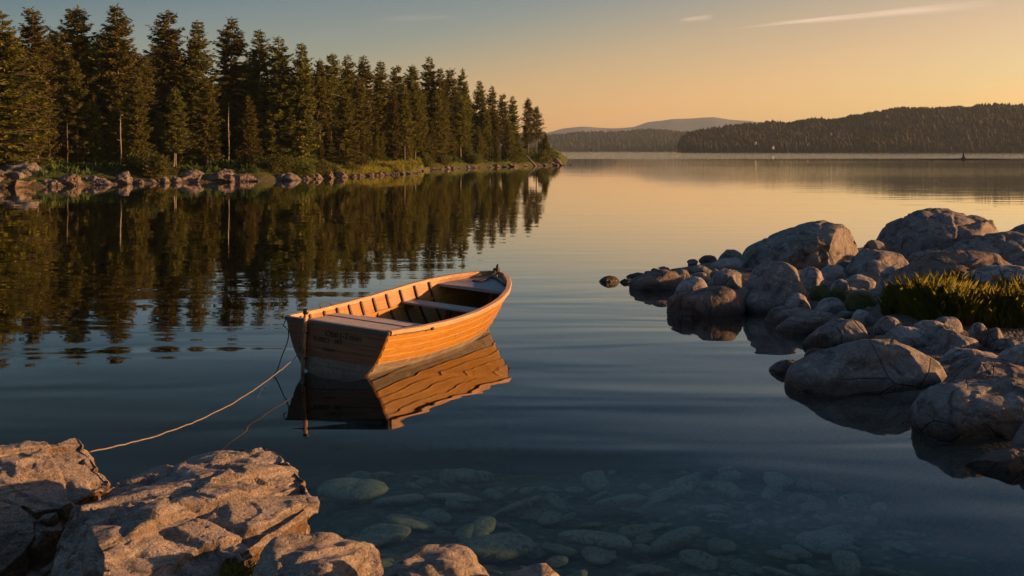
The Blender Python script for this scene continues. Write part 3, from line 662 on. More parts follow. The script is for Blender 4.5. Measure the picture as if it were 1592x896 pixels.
n = 9000; px = rr.uniform(470, 655, n); d = rr.uniform(0.9, 9, n); Y = shore_Y(px) + d; X = (px - CX) / F * Y; z = wood_z(px, d) + fbm(np.stack([X, Y, X * 0], 1) * 0.35, 4, 3) * 0.45 * np.clip((d + 1) / 4, 0.1, 1)
C = np.stack([X, Y, z - 0.03], 1)[z > 0.2]; n = len(C); dd = rr.normal(0, 0.35, (n, 3)); dd[:, 2] = 1
tag(link('spit_grass', card_mesh('spit_grass', cards(C, dd, rr.uniform(0.25, 0.6, n), np.full(n, 0.07), rr, 1.2), M['grass'])), 'low golden grass covering the stony spit', 'grass', kind='stuff')
# ------------------------------------------------------------------ rocks
_ico = {}
def ico(sub):
    if sub not in _ico:
        bm = bmesh.new(); bmesh.ops.create_icosphere(bm, subdivisions=sub, radius=1.0)
        v = np.array([x.co[:] for x in bm.verts]); f = np.array([[x.index for x in p.verts] for p in bm.faces]); e_ = np.array([[x.verts[0].index, x.verts[1].index] for x in bm.edges]); bm.free()
        _ico[sub] = (v, f, e_)
    return _ico[sub]
def cellrand(p, seed):
    """random value of the nearest jittered cell point: blocky chips"""
    i = np.floor(p).astype(np.int64); best = np.full(len(p), 1e9); val = np.zeros(len(p))
    for a in (-1, 0, 1):
        for b in (-1, 0, 1):
            for c in (-1, 0, 1):
                q = i + np.array([a, b, c]); j = np.stack([_hash(q[:, 0], q[:, 1], q[:, 2], seed + k) for k in range(3)], 1)
                d = ((q + j - p) ** 2).sum(1); m = d < best; best = np.where(m, d, best); val = np.where(m, _hash(q[:, 0], q[:, 1], q[:, 2], seed + 7), val)
    return val
def vnormals(v, f):
    n = np.cross(v[f[:, 1]] - v[f[:, 0]], v[f[:, 2]] - v[f[:, 0]]); o = np.zeros_like(v)
    for k in range(3): np.add.at(o, f[:, k], n)
    return o / np.maximum(np.linalg.norm(o, axis=1, keepdims=True), 1e-12)
def lap(v, e_, it, k=0.6):
    deg = np.zeros(len(v)); np.add.at(deg, e_[:, 0], 1); np.add.at(deg, e_[:, 1], 1)
    for _ in range(it):
        s = np.zeros_like(v); np.add.at(s, e_[:, 0], v[e_[:, 1]]); np.add.at(s, e_[:, 1], v[e_[:, 0]])
        v = v * (1 - k) + k * s / deg[:, None]
    return v
def hull_rock(pts, center, sub, seed, smooth=6, rough=0.04, faults=(), cracks=0.0, freq=1.0, cuts=(), strata=None):
    """star-shaped body of a convex hull, relaxed, then broken up by noise and fault steps"""
    bm = bmesh.new()
    for p in pts: bm.verts.new(p)
    r = bmesh.ops.convex_hull(bm, input=list(bm.verts))
    bm.faces.ensure_lookup_table(); bmesh.ops.triangulate(bm, faces=list(bm.faces))
    bvh = BVHTree.FromBMesh(bm); bm.free()
    d, f, e_ = ico(sub); c = Vector(center); v = np.zeros_like(d)
    for i, x in enumerate(d):
        h = bvh.ray_cast(c, Vector(x))
        v[i] = h[0] if h[0] is not None else center
    v0 = v
    v = lap(v, e_, smooth)
    size = float(np.ptp(v, axis=0).max()); ext = np.ptp(v, axis=0); 
    # give back what the smoothing shrank
    c0 = (v0.max(0) + v0.min(0)) / 2; c1 = (v.max(0) + v.min(0)) / 2
    v = (v - c1) * (np.ptp(v0, axis=0) / np.maximum(ext, 1e-6)) + c0
    for (n, k) in cuts:                                  # flat joint faces
        n = np.array(n, float); n /= np.linalg.norm(n); s = v @ n; d0 = s.max() * k
        v = v - np.maximum(0, s - d0)[:, None] * 0.9 * n
    if len(cuts): v = lap(v, e_, 1)
    nrm = vnormals(v, f); q = v * freq / size
    off = fbm(q * 2.6 + seed, 3, seed) * rough * size + fbm(q * 8 + seed, 3, seed + 5) * rough * 0.32 * size + fbm(q * 26 + seed, 3, seed + 9) * rough * 0.10 * size
    if cracks:
        rid = 1 - np.abs(fbm(q * 3.1 + seed * 1.7, 3, seed + 21)); off -= np.clip((rid - 0.93) / 0.07, 0, 1) ** 1.5 * cracks * size
    if strata is not None:
        n = np.array(strata[0], float); n /= np.linalg.norm(n); a_ = np.cross(n, [0.3, 0.9, 0.2]); a_ /= np.linalg.norm(a_); b_ = np.cross(n, a_)
        L3 = np.stack([v @ a_, v @ b_, v @ n], 1) + 0.05 * np.stack([fbm(v * 5 + k * 7, 3, seed + k) for k in range(3)], 1)
        off += (cellrand(L3 * np.array([1.6, 2.8, 5.0]), seed) - 0.5) * 0.034 + (cellrand(L3 * np.array([5.0, 8.0, 15.0]), seed + 3) - 0.5) * 0.010
        off += fbm(v * 22, 3, seed + 77) * 0.004
    if strata is not None:                               # bedding ledges
        n = np.array(strata[0], float); n /= np.linalg.norm(n)
        w_ = v @ n / strata[1] + fbm(q * 3 + 5.5, 3, seed + 51) * 1.3; fr_ = w_ - np.floor(w_)
        off += (smooth01(fr_ / 0.85) - smooth01((fr_ - 0.86) / 0.14) - 0.4) * strata[2] * (0.5 + 0.8 * _hash(np.floor(w_), np.floor(w_) * 0, np.floor(w_) * 0, seed))
    for (n, dist, amt, wob) in faults:
        n = np.array(n, float); n /= np.linalg.norm(n)
        s = v @ n - dist + fbm(q * 4 + 3.1, 3, seed + 31) * wob
        off -= smooth01(s / (0.018 if size < 4 else 0.05) + 0.5) * amt
    return v + nrm * off[:, None], f
def add_rock(name, v, f, origin, mat, label, group=None, kind=None, cat='rock'):
    me = mesh_np(name, v, f, True, [mat]); o = link(name, me); o.location = origin
    return tag(o, label, cat, group, kind)
AUTO = [(0.0, 0.10), (0.05, 0.42), (0.18, 0.80), (0.38, 0.98), (0.60, 1.0), (0.80, 0.85), (0.94, 0.48), (1.0, 0.12)]
def px_rock(spec, group, sink=0.35):
    """spec: silhouette (list of photo px) or box, base line in px, ground height, options -> a real boulder at that distance"""
    seed = spec['seed']; rng = np.random.default_rng(seed)
    zg = spec.get('zg', 0.0); yb = spec['yb']; Yf = F * (CAMH - zg) / (yb - HZ)
    if 'prof' in spec: prof = spec['prof']
    else:
        x0, x1, yt = spec['box']; sk = spec.get('skew', 0.0)
        prof = [(x0 + (x1 - x0) * min(1, max(0, a + sk * b * (1 - abs(2 * a - 1)))), yb - (yb - yt) * min(1, b * rng.uniform(0.93, 1.0))) for a, b in AUTO]
        prof[3] = (prof[3][0], yt)
    x0 = min(p[0] for p in prof); x1 = max(p[0] for p in prof)
    dep = (x1 - x0) / F * Yf * spec.get('dr', 0.8); Yc = Yf + dep * 0.42
    W = [((px - CX) / F * Yc, CAMH - (py - HZ) / F * Yc) for px, py in prof]
    w = max(a for a, _ in W) - min(a for a, _ in W); cx = (max(a for a, _ in W) + min(a for a, _ in W)) / 2
    zt = max(b for _, b in W) - zg; pts = []
    for x, z in W: pts.append((x - cx, 0, max(z - zg, 0.02)))
    for fy, sx, sz in ((-0.26, 0.93, 0.90), (0.26, 0.92, 0.93), (-0.44, 0.74, 0.62), (0.44, 0.74, 0.7)):
        for x, z in W: pts.append(((x - cx) * sx + rng.normal(0, 0.015) * w, fy * dep * rng.uniform(0.9, 1.1), max((z - zg) * sz * rng.uniform(0.86, 1.08), 0.0)))
    for k in range(12):
        a = k * math.pi / 6 + rng.uniform(-0.2, 0.2)
        pts.append((math.cos(a) * w * 0.53, math.sin(a) * dep * 0.5, rng.uniform(-0.02, 0.10) * zt)); pts.append((math.cos(a) * w * 0.48, math.sin(a) * dep * 0.46, -sink * zt - 0.08))
    sub = spec.get('sub', 5 if (x1 - x0) > 60 else 4)
    if (x1 - x0) > 170: sub = 6
    v, f = hull_rock(pts, (0, 0, zt * 0.3), sub, seed, spec.get('smooth', {4: 1, 5: 2, 6: 5}[sub]), spec.get('rough', 0.04), cracks=spec.get('cracks', 0.014), faults=[((rng.normal(0, 1), rng.normal(-0.5, 0.6), rng.normal(0.2, 0.5)), rng.uniform(0.02, 0.30) * w, rng.uniform(0.006, 0.016) * w, 0.06 * w) for _ in range(3)], cuts=[((rng.normal(0, 0.9), -1.0, rng.uniform(-0.1, 0.9)), rng.uniform(0.66, 0.82)), ((rng.choice([-1, 1]), -0.8, rng.uniform(0, 0.5)), rng.uniform(0.82, 0.92)), ((rng.normal(0, 0.3), rng.normal(0, 0.5), 1.0), rng.uniform(0.86, 0.95)), ((1.0, rng.uniform(-0.5, 0.3), rng.uniform(0.0, 0.6)), rng.uniform(0.93, 0.99))])
    return add_rock(spec.get('name', 'boulder'), v, f, (cx, Yc, zg), M[spec.get('mat', 'boulder')], spec['label'], group)
GR = 'granite boulders on the right hand shore'
RS = [
 dict(prof=[(1156, 412), (1160, 395), (1175, 380), (1205, 368), (1245, 355), (1285, 345), (1308, 344), (1325, 351), (1336, 368), (1345, 392), (1347, 408)], yb=421, zg=0.10, dr=0.8, label='big smooth boulder with flat sloping back and sunlit right edge, left of the largest one'),
 dict(prof=[(1357, 396), (1362, 378), (1372, 360), (1390, 344), (1415, 333), (1450, 325), (1485, 326), (1510, 331), (1535, 332), (1548, 342), (1560, 358), (1566, 378)], yb=399, zg=0.2, dr=0.75, cracks=0.025, rough=0.045, label='largest boulder of the right shore, a grey dome with deep folds'),
 dict(box=(1556, 1680, 343), yb=396, zg=0.3, dr=0.7, label='dark rounded boulder cut by the photo edge behind the slab of the largest boulder'),
 dict(prof=[(1440, 398), (1460, 388), (1490, 376), (1520, 368), (1560, 362), (1600, 358), (1650, 372)], yb=404, zg=0.3, dr=0.5, label='long low slab lying in front of the largest boulder'),
 dict(box=(1312, 1426, 385), yb=442, zg=0.12, dr=0.8, skew=-0.1, label='flat topped cracked boulder between the two biggest boulders'),
 dict(box=(1410, 1500, 388), yb=408, zg=0.25, dr=0.5, label='narrow grey slab wedged under the largest boulder'),
 dict(prof=[(1378, 446), (1390, 436), (1410, 418), (1430, 402), (1452, 393), (1490, 393), (1530, 391), (1560, 400), (1578, 410), (1590, 430)], yb=462, zg=0.25, dr=0.55, rough=0.045, mat='boulder_red', label='long whaleback boulder with a sunlit ridge behind the grass'),
 dict(prof=[(1480, 458), (1492, 438), (1510, 420), (1540, 411), (1580, 412), (1620, 416), (1660, 440)], yb=474, zg=0.3, dr=0.7, mat='pebble', label='pale blue grey rounded boulder behind the right end of the grass'),
 dict(box=(1540, 1660, 392), yb=432, zg=0.4, dr=0.6, label='grey boulder at the photo edge between the whaleback and the slab'),
 dict(prof=[(1151, 474), (1156, 452), (1168, 425), (1182, 408), (1205, 405), (1220, 406), (1238, 416), (1252, 442), (1262, 470)], yb=489, zg=0.0, dr=0.85, rough=0.03, label='steep trapezoid boulder with a glowing right flank standing at the water'),
 dict(prof=[(1033, 468), (1045, 459), (1070, 450), (1095, 445), (1108, 446), (1125, 443), (1143, 449), (1154, 464), (1156, 484)], yb=492, zg=0.0, dr=0.7, mat='boulder_red', label='wet reddish boulder with a double hump at the water left of the trapezoid boulder'),
 dict(prof=[(980, 436), (1000, 423), (1030, 418), (1050, 420), (1066, 432), (1072, 448)], yb=452, dr=0.7, mat='boulder_red', label='low dark boulder nearest the tip of the point'),
 dict(box=(931, 964, 428), yb=439, dr=0.6, mat='boulder_red', label='small dark rock alone in the water off the tip of the point'),
 dict(box=(963, 985, 433), yb=440, dr=0.6, mat='boulder_red', label='flat wet stone just breaking the water at the tip of the point'),
 dict(box=(972, 1010, 424), yb=432, dr=0.6, mat='boulder_red', label='thin dark ledge behind the low boulder of the tip'),
 dict(box=(1040, 1076, 416), yb=442, zg=0.02, dr=0.8, label='small rock with an orange lit side behind the tip boulder'),
 dict(box=(1048, 1104, 428), yb=468, dr=0.9, mat='pebble', skew=0.15, label='smooth blue grey stone sloping to the water beside the double humped boulder'),
 dict(box=(1066, 1112, 413), yb=432, zg=0.03, dr=0.7, label='dark stone on the crest of the point'),
 dict(box=(1098, 1164, 415), yb=452, zg=0.05, dr=0.8, label='rounded stone with a sunlit right end left of the trapezoid boulder'),
 dict(box=(1100, 1176, 400), yb=422, zg=0.05, dr=0.7, mat='pebble', label='flat grey stone behind the crest of the point'),
 dict(box=(1114, 1160, 388), yb=410, zg=0.0, dr=0.8, label='dark round stone on the back shore left of the big smooth boulder'),
 dict(box=(1086, 1116, 396), yb=407, dr=0.7, label='small dark stone in the water on the far side of the point'),
 dict(box=(1068, 1086, 403), yb=408, dr=0.7, label='tiny flat stone in the water on the far side of the point'),
 dict(box=(1340, 1362, 379), yb=395, zg=0.1, dr=0.8, label='round stone peeping between the two biggest boulders'),
 dict(box=(1238, 1284, 413), yb=456, zg=0.08, dr=0.9, mat='pebble', label='greenish grey stone leaning on the right flank of the trapezoid boulder'),
 dict(box=(1266, 1326, 410), yb=444, zg=0.10, dr=0.8, mat='pebble', label='round grey stone below the big smooth boulder'),
 dict(box=(1318, 1352, 412), yb=438, zg=0.12, dr=0.8, label='small dark stone right of the round grey one'),
 dict(box=(1346, 1364, 417), yb=434, zg=0.14, dr=0.9, mat='pebble', label='pale pebble on the stones under the flat topped boulder'),
 dict(box=(1308, 1368, 425), yb=452, zg=0.12, dr=0.7, mat='pebble', label='wedge shaped pale stone in the hollow of the shore'),
 dict(box=(1290, 1322, 433), yb=458, zg=0.10, dr=0.8, mat='pebble', label='small light stone left of the wedge shaped one'),
 dict(box=(1254, 1298, 441), yb=472, zg=0.08, dr=0.9, mat='mossy', label='stone with a mossy skirt right behind the trapezoid boulder'),
 dict(box=(1288, 1316, 447), yb=472, zg=0.08, dr=0.9, mat='mossy', label='small moss grown stone beside the pale capped one'),
 dict(box=(1310, 1364, 446), yb=492, zg=0.06, dr=0.85, mat='mossy', label='pale capped stone with a bright moss belly left of the grass'),
 dict(box=(1342, 1380, 448), yb=478, zg=0.12, dr=0.8, label='dark stone between the moss bellied stone and the grass'),
 dict(box=(1264, 1318, 461), yb=494, zg=0.05, dr=0.8, mat='pebble', label='rounded stone with dark foot left of the moss bellied stone'),
 dict(box=(1186, 1272, 473), yb=506, zg=0.0, dr=0.6, label='flat stone at the foot of the trapezoid boulder'),
 dict(box=(1204, 1322, 483), yb=520, zg=0.0, dr=0.55, label='long flat stone at the water in the notch of the shore'),
 dict(box=(1319, 1362, 481), yb=512, zg=0.05, dr=0.9, mat='pebble', label='speckled round stone just below the moss bellied stone'),
 dict(box=(1250, 1357, 496), yb=545, zg=0.0, dr=0.75, mat='boulder', skew=0.15, label='rounded boulder with a hollow at the water above the big front boulder'),
 dict(box=(1354, 1416, 491), yb=530, zg=0.05, dr=0.9, label='egg shaped stone with dark stains below the grass'),
 dict(box=(1412, 1480, 496), yb=528, zg=0.10, dr=0.7, mat='pebble', label='light stone at the front edge of the grass'),
 dict(box=(1446, 1498, 490), yb=520, zg=0.13, dr=0.7, mat='pebble', label='light stone half hidden behind another at the grass edge'),
 dict(box=(1426, 1508, 504), yb=548, zg=0.05, dr=0.75, cracks=0.03, label='broad split stone with a dark triangular break below the grass'),
 dict(box=(1504, 1538, 499), yb=545, zg=0.08, dr=0.9, label='left half of the cleft stone below the right end of the grass'),
 dict(box=(1530, 1567, 507), yb=546, zg=0.08, dr=0.9, label='right half of the cleft stone below the right end of the grass'),
 dict(box=(1540, 1620, 524), yb=552, zg=0.10, dr=0.7, label='low stone at the photo edge right of the cleft stone'),
 dict(box=(1380, 1446, 524), yb=552, zg=0.03, dr=0.7, label='low flat stone left of the split stone'),
 dict(box=(1452, 1560, 541), yb=572, zg=0.05, dr=0.55, mat='pebble', label='long flat light stone behind the big front boulder'),
 dict(box=(1544, 1660, 532), yb=585, zg=0.08, dr=0.7, mat='pebble', label='pale stone at the photo edge above the reddish slab'),
 dict(prof=[(1229, 572), (1245, 563), (1275, 550), (1310, 537), (1345, 529), (1385, 527), (1420, 537), (1450, 550), (1472, 565), (1480, 582), (1466, 600)], yb=613, zg=0.0, dr=0.62, rough=0.03, label='big wet stained boulder lying at the water in the middle of the right shore'),
 dict(box=(1197, 1262, 558), yb=581, zg=0.0, dr=0.7, label='low grey stone in the water at the left tip of the big stained boulder'),
 dict(box=(1250, 1290, 541), yb=556, zg=0.0, dr=0.6, mat='boulder_red', label='small black wet stone in the water above the big stained boulder'),
 dict(box=(1455, 1640, 562), yb=622, zg=0.04, dr=0.6, mat='boulder_red', label='reddish slab behind the lowest boulder of the right shore'),
 dict(prof=[(1424, 640), (1432, 620), (1452, 604), (1480, 594), (1515, 588), (1560, 586), (1610, 590), (1650, 612), (1670, 650)], yb=684, zg=0.0, dr=0.65, rough=0.035, label='broad grey boulder lowest on the right shore, partly cut by the photo edge'),
 dict(box=(1573, 1680, 640), yb=722, zg=0.0, dr=0.7, label='dark boulder in the corner below the broad grey boulder'),
 dict(box=(1328, 1398, 404), yb=448, zg=0.12, dr=0.8, label='middling boulder in front of the flat topped cracked one'),
 dict(box=(1362, 1420, 412), yb=456, zg=0.16, dr=0.8, mat='pebble', label='grey stone at the left foot of the sunlit whaleback'),
 dict(box=(1336, 1384, 372), yb=412, zg=0.1, dr=0.8, label='dark boulder filling the gap between the big smooth boulder and the largest one'),
 dict(box=(1296, 1352, 402), yb=432, zg=0.1, dr=0.7, label='low boulder under the right edge of the big smooth boulder'),
 dict(box=(1216, 1262, 455), yb=490, zg=0.05, dr=0.8, mat='pebble', label='grey stone at the right foot of the trapezoid boulder'),
 dict(box=(1440, 1530, 518), yb=556, zg=0.06, dr=0.7, label='smooth stone between the split stone and the cleft stone'),
 dict(box=(1470, 1600, 556), yb=590, zg=0.06, dr=0.6, mat='boulder', label='grey slab stone just above the reddish slab'),
 dict(box=(1366, 1450, 508), yb=546, zg=0.04, dr=0.8, mat='pebble', label='rounded stone between the egg shaped and the split stone'),
 dict(box=(1496, 1680, 700), yb=734, zg=0.0, dr=0.35, mat='boulder_red', label='thin black slab awash at the water in front of the right shore'),
]
for i, sp in enumerate(RS):
    sp['seed'] = 100 + i; px_rock(sp, GR)
# gravel between the boulders
SH_X = [(7.0, 4.0), (8.6, 3.9), (9.3, 3.65), (10.4, 3.65), (11.4, 3.3), (12.5, 3.15), (14.6, 3.8), (16.8, 3.5), (19.2, 2.75), (20.9, 1.9), (23, 2.6), (25, 4.0), (26.5, 5.6), (28.5, 9.0), (31, 14), (36, 20)]
def shore_z(X, Y):
    d = X - interp(Y, SH_X) - 0.45
    return np.clip(np.where(d > -0.6, d * 0.15, -0.09 + (d + 0.6) * 1.1), -9.0, 0.10 + 0.02 * np.maximum(X - 7, 0)) + 0.12 * smooth01((X - 4.6) / 0.7) * smooth01((Y - 14.2) / 0.6) * smooth01((17.2 - Y) / 0.8)
xs = np.arange(0.0, 24, 0.2); ys = np.arange(6.0, 34, 0.2); XX, YY = np.meshgrid(xs, ys)
q3 = np.stack([XX.ravel(), YY.ravel(), np.zeros(XX.size)], 1); q3[:, 2] = shore_z(q3[:, 0], q3[:, 1]) + fbm(q3 * 1.6, 4, 6) * 0.05
nx, ny = len(xs), len(ys); ii = np.arange(nx * ny).reshape(ny, nx); ff = np.stack([ii[:-1, :-1].ravel(), ii[:-1, 1:].ravel(), ii[1:, 1:].ravel(), ii[1:, :-1].ravel()], 1)
tag(link('gravel_shore', mesh_np('gravel_shore', q3, ff, True, [M['gravel']])), kind='structure')
rq = np.random.default_rng(31); PEB = []
for k in range(5):
    rng = np.random.default_rng(900 + k); pts = [tuple((x / np.linalg.norm(x)) * np.array([1, rng.uniform(0.6, 0.9), rng.uniform(0.45, 0.7)])) for x in rng.normal(0, 1, (24, 3))]
    v, f = hull_rock(pts, (0, 0, 0), 3, 900 + k, 1, 0.03); PEB.append(mesh_np('pebble', v, f, True, [M['pebble']]))
n_ = 0
while n_ < 90:
    Yp = rq.uniform(9.5, 24); Xp = float(interp(Yp, SH_X)) + rq.uniform(-0.05, 4.5) * rq.uniform(0.3, 1)
    if (Xp / Yp * F + CX) > 1620: continue
    r = rq.uniform(0.05, 0.16); o = bpy.data.objects.new('pebble', PEB[n_ % 5]); COL.objects.link(o); o.location = (Xp, Yp, float(shore_z(np.array([Xp]), np.array([Yp]))[0]) + r * 0.25); o.rotation_euler = (rq.normal(0, 0.2), rq.normal(0, 0.2), rq.uniform(0, 6.28)); o.scale = (r, r, r)
    tag(o, 'small grey pebble filling the gaps between the right shore boulders', 'pebble', 'pebbles between the boulders'); n_ += 1
# grass
rg = np.random.default_rng(5); n = 80000
Yg = rg.uniform(14.55, 16.2, n); pxg = rg.uniform(1372, 1640, n); Xg = (pxg - CX) / F * Yg
edge = smooth01((pxg - 1366) / 50) * smooth01((Yg - 14.3) / 0.7)
keep = (fbm(np.stack([Xg * 1.2, Yg * 1.2, Xg * 0], 1), 3, 9) + 0.55 > 0.35 * (1 - edge)) & (rg.uniform(0, 1, n) < 0.35 + 0.65 * edge)
Xg, Yg, edge = Xg[keep], Yg[keep], edge[keep]; n = len(Xg)
zg = shore_z(Xg, Yg) - 0.03; hh = (0.11 + 0.14 * edge) * np.where(rg.uniform(0, 1, n) < 0.04, rg.uniform(1.5, 2.1, n), 0.3 + 1.1 * rg.uniform(0, 1, n) ** 1.3) * (1 + 0.35 * fbm(np.stack([Xg * 2.5, Yg * 2.5, Xg * 0], 1), 3, 4))
a = rg.uniform(0, 6.28, n); ln = rg.uniform(0.05, 0.6, n) * hh; wdt = rg.uniform(0.0012, 0.0030, n)
ca, sa = np.cos(a), np.sin(a); B = np.stack([Xg, Yg, zg], 1); S = np.stack([-sa, ca, a * 0], 1) * wdt[:, None]; Dv = np.stack([ca * ln, sa * ln, hh], 1); Dm = np.stack([ca * ln * 0.3, sa * ln * 0.3, hh * 0.6], 1)
V = np.stack([B - S, B + S, B + Dm + S * 0.8, B + Dv, B + Dm - S * 0.8], 1).reshape(-1, 3)
tag(link('shore_grass', mesh_np('shore_grass', V, np.arange(n * 5).reshape(n, 5), False, [M['grass']])), 'clump of tall yellow green grass growing among the right shore boulders', 'grass', kind='stuff')

# ---- near rocks, bottom left
def fore_rock(name, pts_px, seed, label, sub, smooth, rough, faults, center, cracks=0.01, mat='fore', freq=1.0, strata=((0.35, -0.45, 0.8), 0.22, 0.024), lift=(0, 0, 0)):
    P_ = [P(px, py, Y) for px, py, Y in pts_px]; c = Vector(center); pts = [tuple(p - c) for p in P_]
    cen = tuple(np.mean(np.array(pts), 0))
    rc = np.random.default_rng(seed); v, f = hull_rock(pts, cen, sub, seed, smooth, rough, faults, cracks, freq, [((rc.normal(0, 0.5), rc.uniform(-0.9, -0.1), rc.uniform(0.2, 0.8)), rc.uniform(0.74, 0.86)) for _ in range(4)], strata)
    return add_rock(name, v * (1.0 if sub > 6 else 1.1), f, tuple(c + Vector(lift)), M[mat], label, 'lit rocks in the foreground')
def under(pts, z=-0.9):   # feet of a rock on the lake bed
    return [((CX + F * x / y), HZ + (CAMH - z) * F / y, y) for x, y in pts]
fore_rock('foreground_rock', [ # px, py, distance
    (30, 905, 5.0), (60, 850, 5.3), (100, 800, 5.7), (150, 762, 6.1), (200, 741, 6.5), (290, 712, 6.9), (345, 703, 7.0), (382, 692, 7.0), (412, 696, 6.9), (428, 718, 6.7), (462, 737, 6.5), (490, 762, 6.3), (499, 788, 6.1),
    (494, 835, 6.05), (490, 845, 6.1), (440, 850, 5.85), (420, 800, 5.9), (360, 840, 5.6), (300, 900, 5.2), (250, 960, 4.8), (60, 980, 4.6), (330, 760, 6.1), (240, 800, 5.6), (140, 860, 5.15), (470, 900, 6.0), (380, 940, 5.5)]
    + under([(-2.7, 5.6), (-1.0, 6.5), (-1.5, 7.2), (-2.4, 7.2), (-2.6, 4.6), (-1.4, 5.0)], -0.8), 41, 'large pale brown layered rock with lit flat top, in front of the boat', 7, 3, 0.012,
    [((0.62, -0.55, 0.1), 0.05, 0.028, 0.05), ((0.75, -0.5, 0.2), 0.30, 0.03, 0.06), ((0.45, 0.8, 0.15), 0.38, 0.03, 0.05), ((-0.3, -0.9, 0.2), 0.42, 0.035, 0.08), ((-0.75, 0.45, 0.3), 0.36, 0.03, 0.10), ((-0.8, 0.5, 0.2), 0.05, 0.022, 0.07), ((0.3, -0.2, -0.9), 0.02, 0.04, 0.10)], (-1.75, 5.95, 0.35), 0.012, freq=1.3, lift=(0.045, 0, 0.055))
fore_rock('foreground_rock', [
    (-120, 760, 6.6), (-60, 700, 7.0), (0, 691, 7.2), (55, 683, 7.3), (92, 680, 7.3), (122, 675, 7.3), (142, 690, 7.2), (158, 712, 7.1), (176, 742, 7.0), (174, 790, 6.95), (100, 740, 6.8), (60, 760, 6.6), (0, 790, 6.3), (-60, 820, 6.1), (60, 800, 6.6), (140, 800, 6.85), (40, 860, 6.4), (-80, 900, 6.0)]
    + under([(-2.35, 7.0), (-2.5, 7.7), (-3.8, 7.8), (-4.2, 6.4), (-2.9, 6.2)], -0.8), 52, 'rock at the left photo edge, lit above and in shadow below', 7, 3, 0.018,
    [((0.5, -0.7, 0.3), 0.10, 0.035, 0.05), ((0.7, 0.3, 0.5), 0.40, 0.03, 0.05), ((-0.5, 0.6, 0.6), 0.28, 0.03, 0.06)], (-3.1, 6.95, 0.3), 0.015, freq=1.2)
fore_rock('foreground_rock', [
    (395, 910, 5.1), (418, 864, 5.3), (440, 850, 5.4), (480, 848, 5.45), (545, 851, 5.45), (585, 864, 5.4), (612, 884, 5.3), (640, 920, 5.2), (500, 890, 5.0), (560, 900, 5.0), (420, 960, 4.8), (620, 980, 4.9), (470, 1000, 4.7)]
    + under([(-1.25, 5.2), (-0.45, 5.3), (-0.9, 5.7), (-0.5, 4.7), (-1.2, 4.6)], -0.45), 63, 'grey rough rock at the bottom edge beside the large layered rock', 6, 5, 0.03, [((0.6, -0.5, 0.3), 0.1, 0.02, 0.03)], (-0.85, 5.2, 0.2), 0.02)
fore_rock('foreground_rock', [
    (598, 910, 4.95), (630, 878, 5.1), (660, 868, 5.15), (700, 870, 5.15), (752, 884, 5.1), (795, 905, 5.0), (700, 910, 4.8), (640, 960, 4.7), (780, 980, 4.7)]
    + under([(-0.6, 5.0), (0.05, 5.0), (-0.3, 5.4), (-0.1, 4.6), (-0.55, 4.6)], -0.42), 74, 'low sunlit rock at the middle of the bottom edge', 6, 5, 0.03, [], (-0.28, 5.0, 0.2), 0.02)
fore_rock('foreground_rock', [
    (785, 900, 4.95), (800, 889, 5.02), (830, 888, 5.02), (858, 898, 4.98), (820, 930, 4.8), (790, 960, 4.7), (860, 960, 4.75)]
    + under([(-0.03, 5.0), (0.2, 5.0), (0.08, 5.15), (0.2, 4.7), (0.0, 4.7)], -0.38), 85, 'tip of a small rock just showing at the bottom edge', 5, 3, 0.03, [], (0.08, 4.95, 0.2), 0.0)
# moss tuft at the foot of the large rock
rm = np.random.default_rng(8); n = 900; c0 = P(372, 893, 5.35); C = np.array(c0) + rm.normal(0, 1, (n, 3)) * np.array([0.05, 0.035, 0.015]); D = rm.normal(0, 0.5, (n, 3)); D[:, 2] = 1
tag(link('moss_tuft', card_mesh('moss_tuft', cards(C, D, rm.uniform(0.015, 0.045, n), np.full(n, 0.006), rm, 1.2), M['grass'])), 'small green moss tuft at the foot of the large layered rock', 'moss')

# ---- stones on the lake bed
PROTO = []
for k in range(9):
    rng = np.random.default_rng(300 + k); pts = []
    sx, sy, sz = rng.uniform(0.8, 1.3), rng.uniform(0.35, 0.8), rng.uniform(0.2, 0.34)
    for q in range(26):
        x = rng.normal(0, 1, 3); x /= np.linalg.norm(x); x = np.sign(x) * np.abs(x) ** 0.7; pts.append((x[0] * sx, x[1] * sy, x[2] * sz))
    v, f = hull_rock(pts, (0, 0, 0), 4, 300 + k, 2, 0.03)
    PROTO.append(mesh_np('bed_stone', v, f, True, [M['bedstone']]))
rb = np.random.default_rng(12); placed = []
def bed_stone(px, py, wpx, idx, rz, label, group, tilt=0.0):
    # where the line of sight meets the lake bed
    Y = F * CAMH / (py - HZ)
    for _ in range(12):
        X = (px - CX) / F * Y; Y = F * (CAMH - float(bed_z(np.array([X]), np.array([Y]))[0]) - 0.1) / (py - HZ)
    X = (px - CX) / F * Y; r = wpx / F * Y / 2
    o = bpy.data.objects.new('bed_stone', PROTO[idx]); COL.objects.link(o)
    o.location = (X, Y, float(bed_z(np.array([X]), np.array([Y]))[0]) + 0.30 * r); o.rotation_euler = (tilt, rb.normal(0, 0.15), rz); o.scale = (r, r, r * rb.uniform(0.5, 1.0))
    placed.append((X, Y, r)); return tag(o, label, 'stone', group)
GB = 'stones on the lake bed under the clear water'
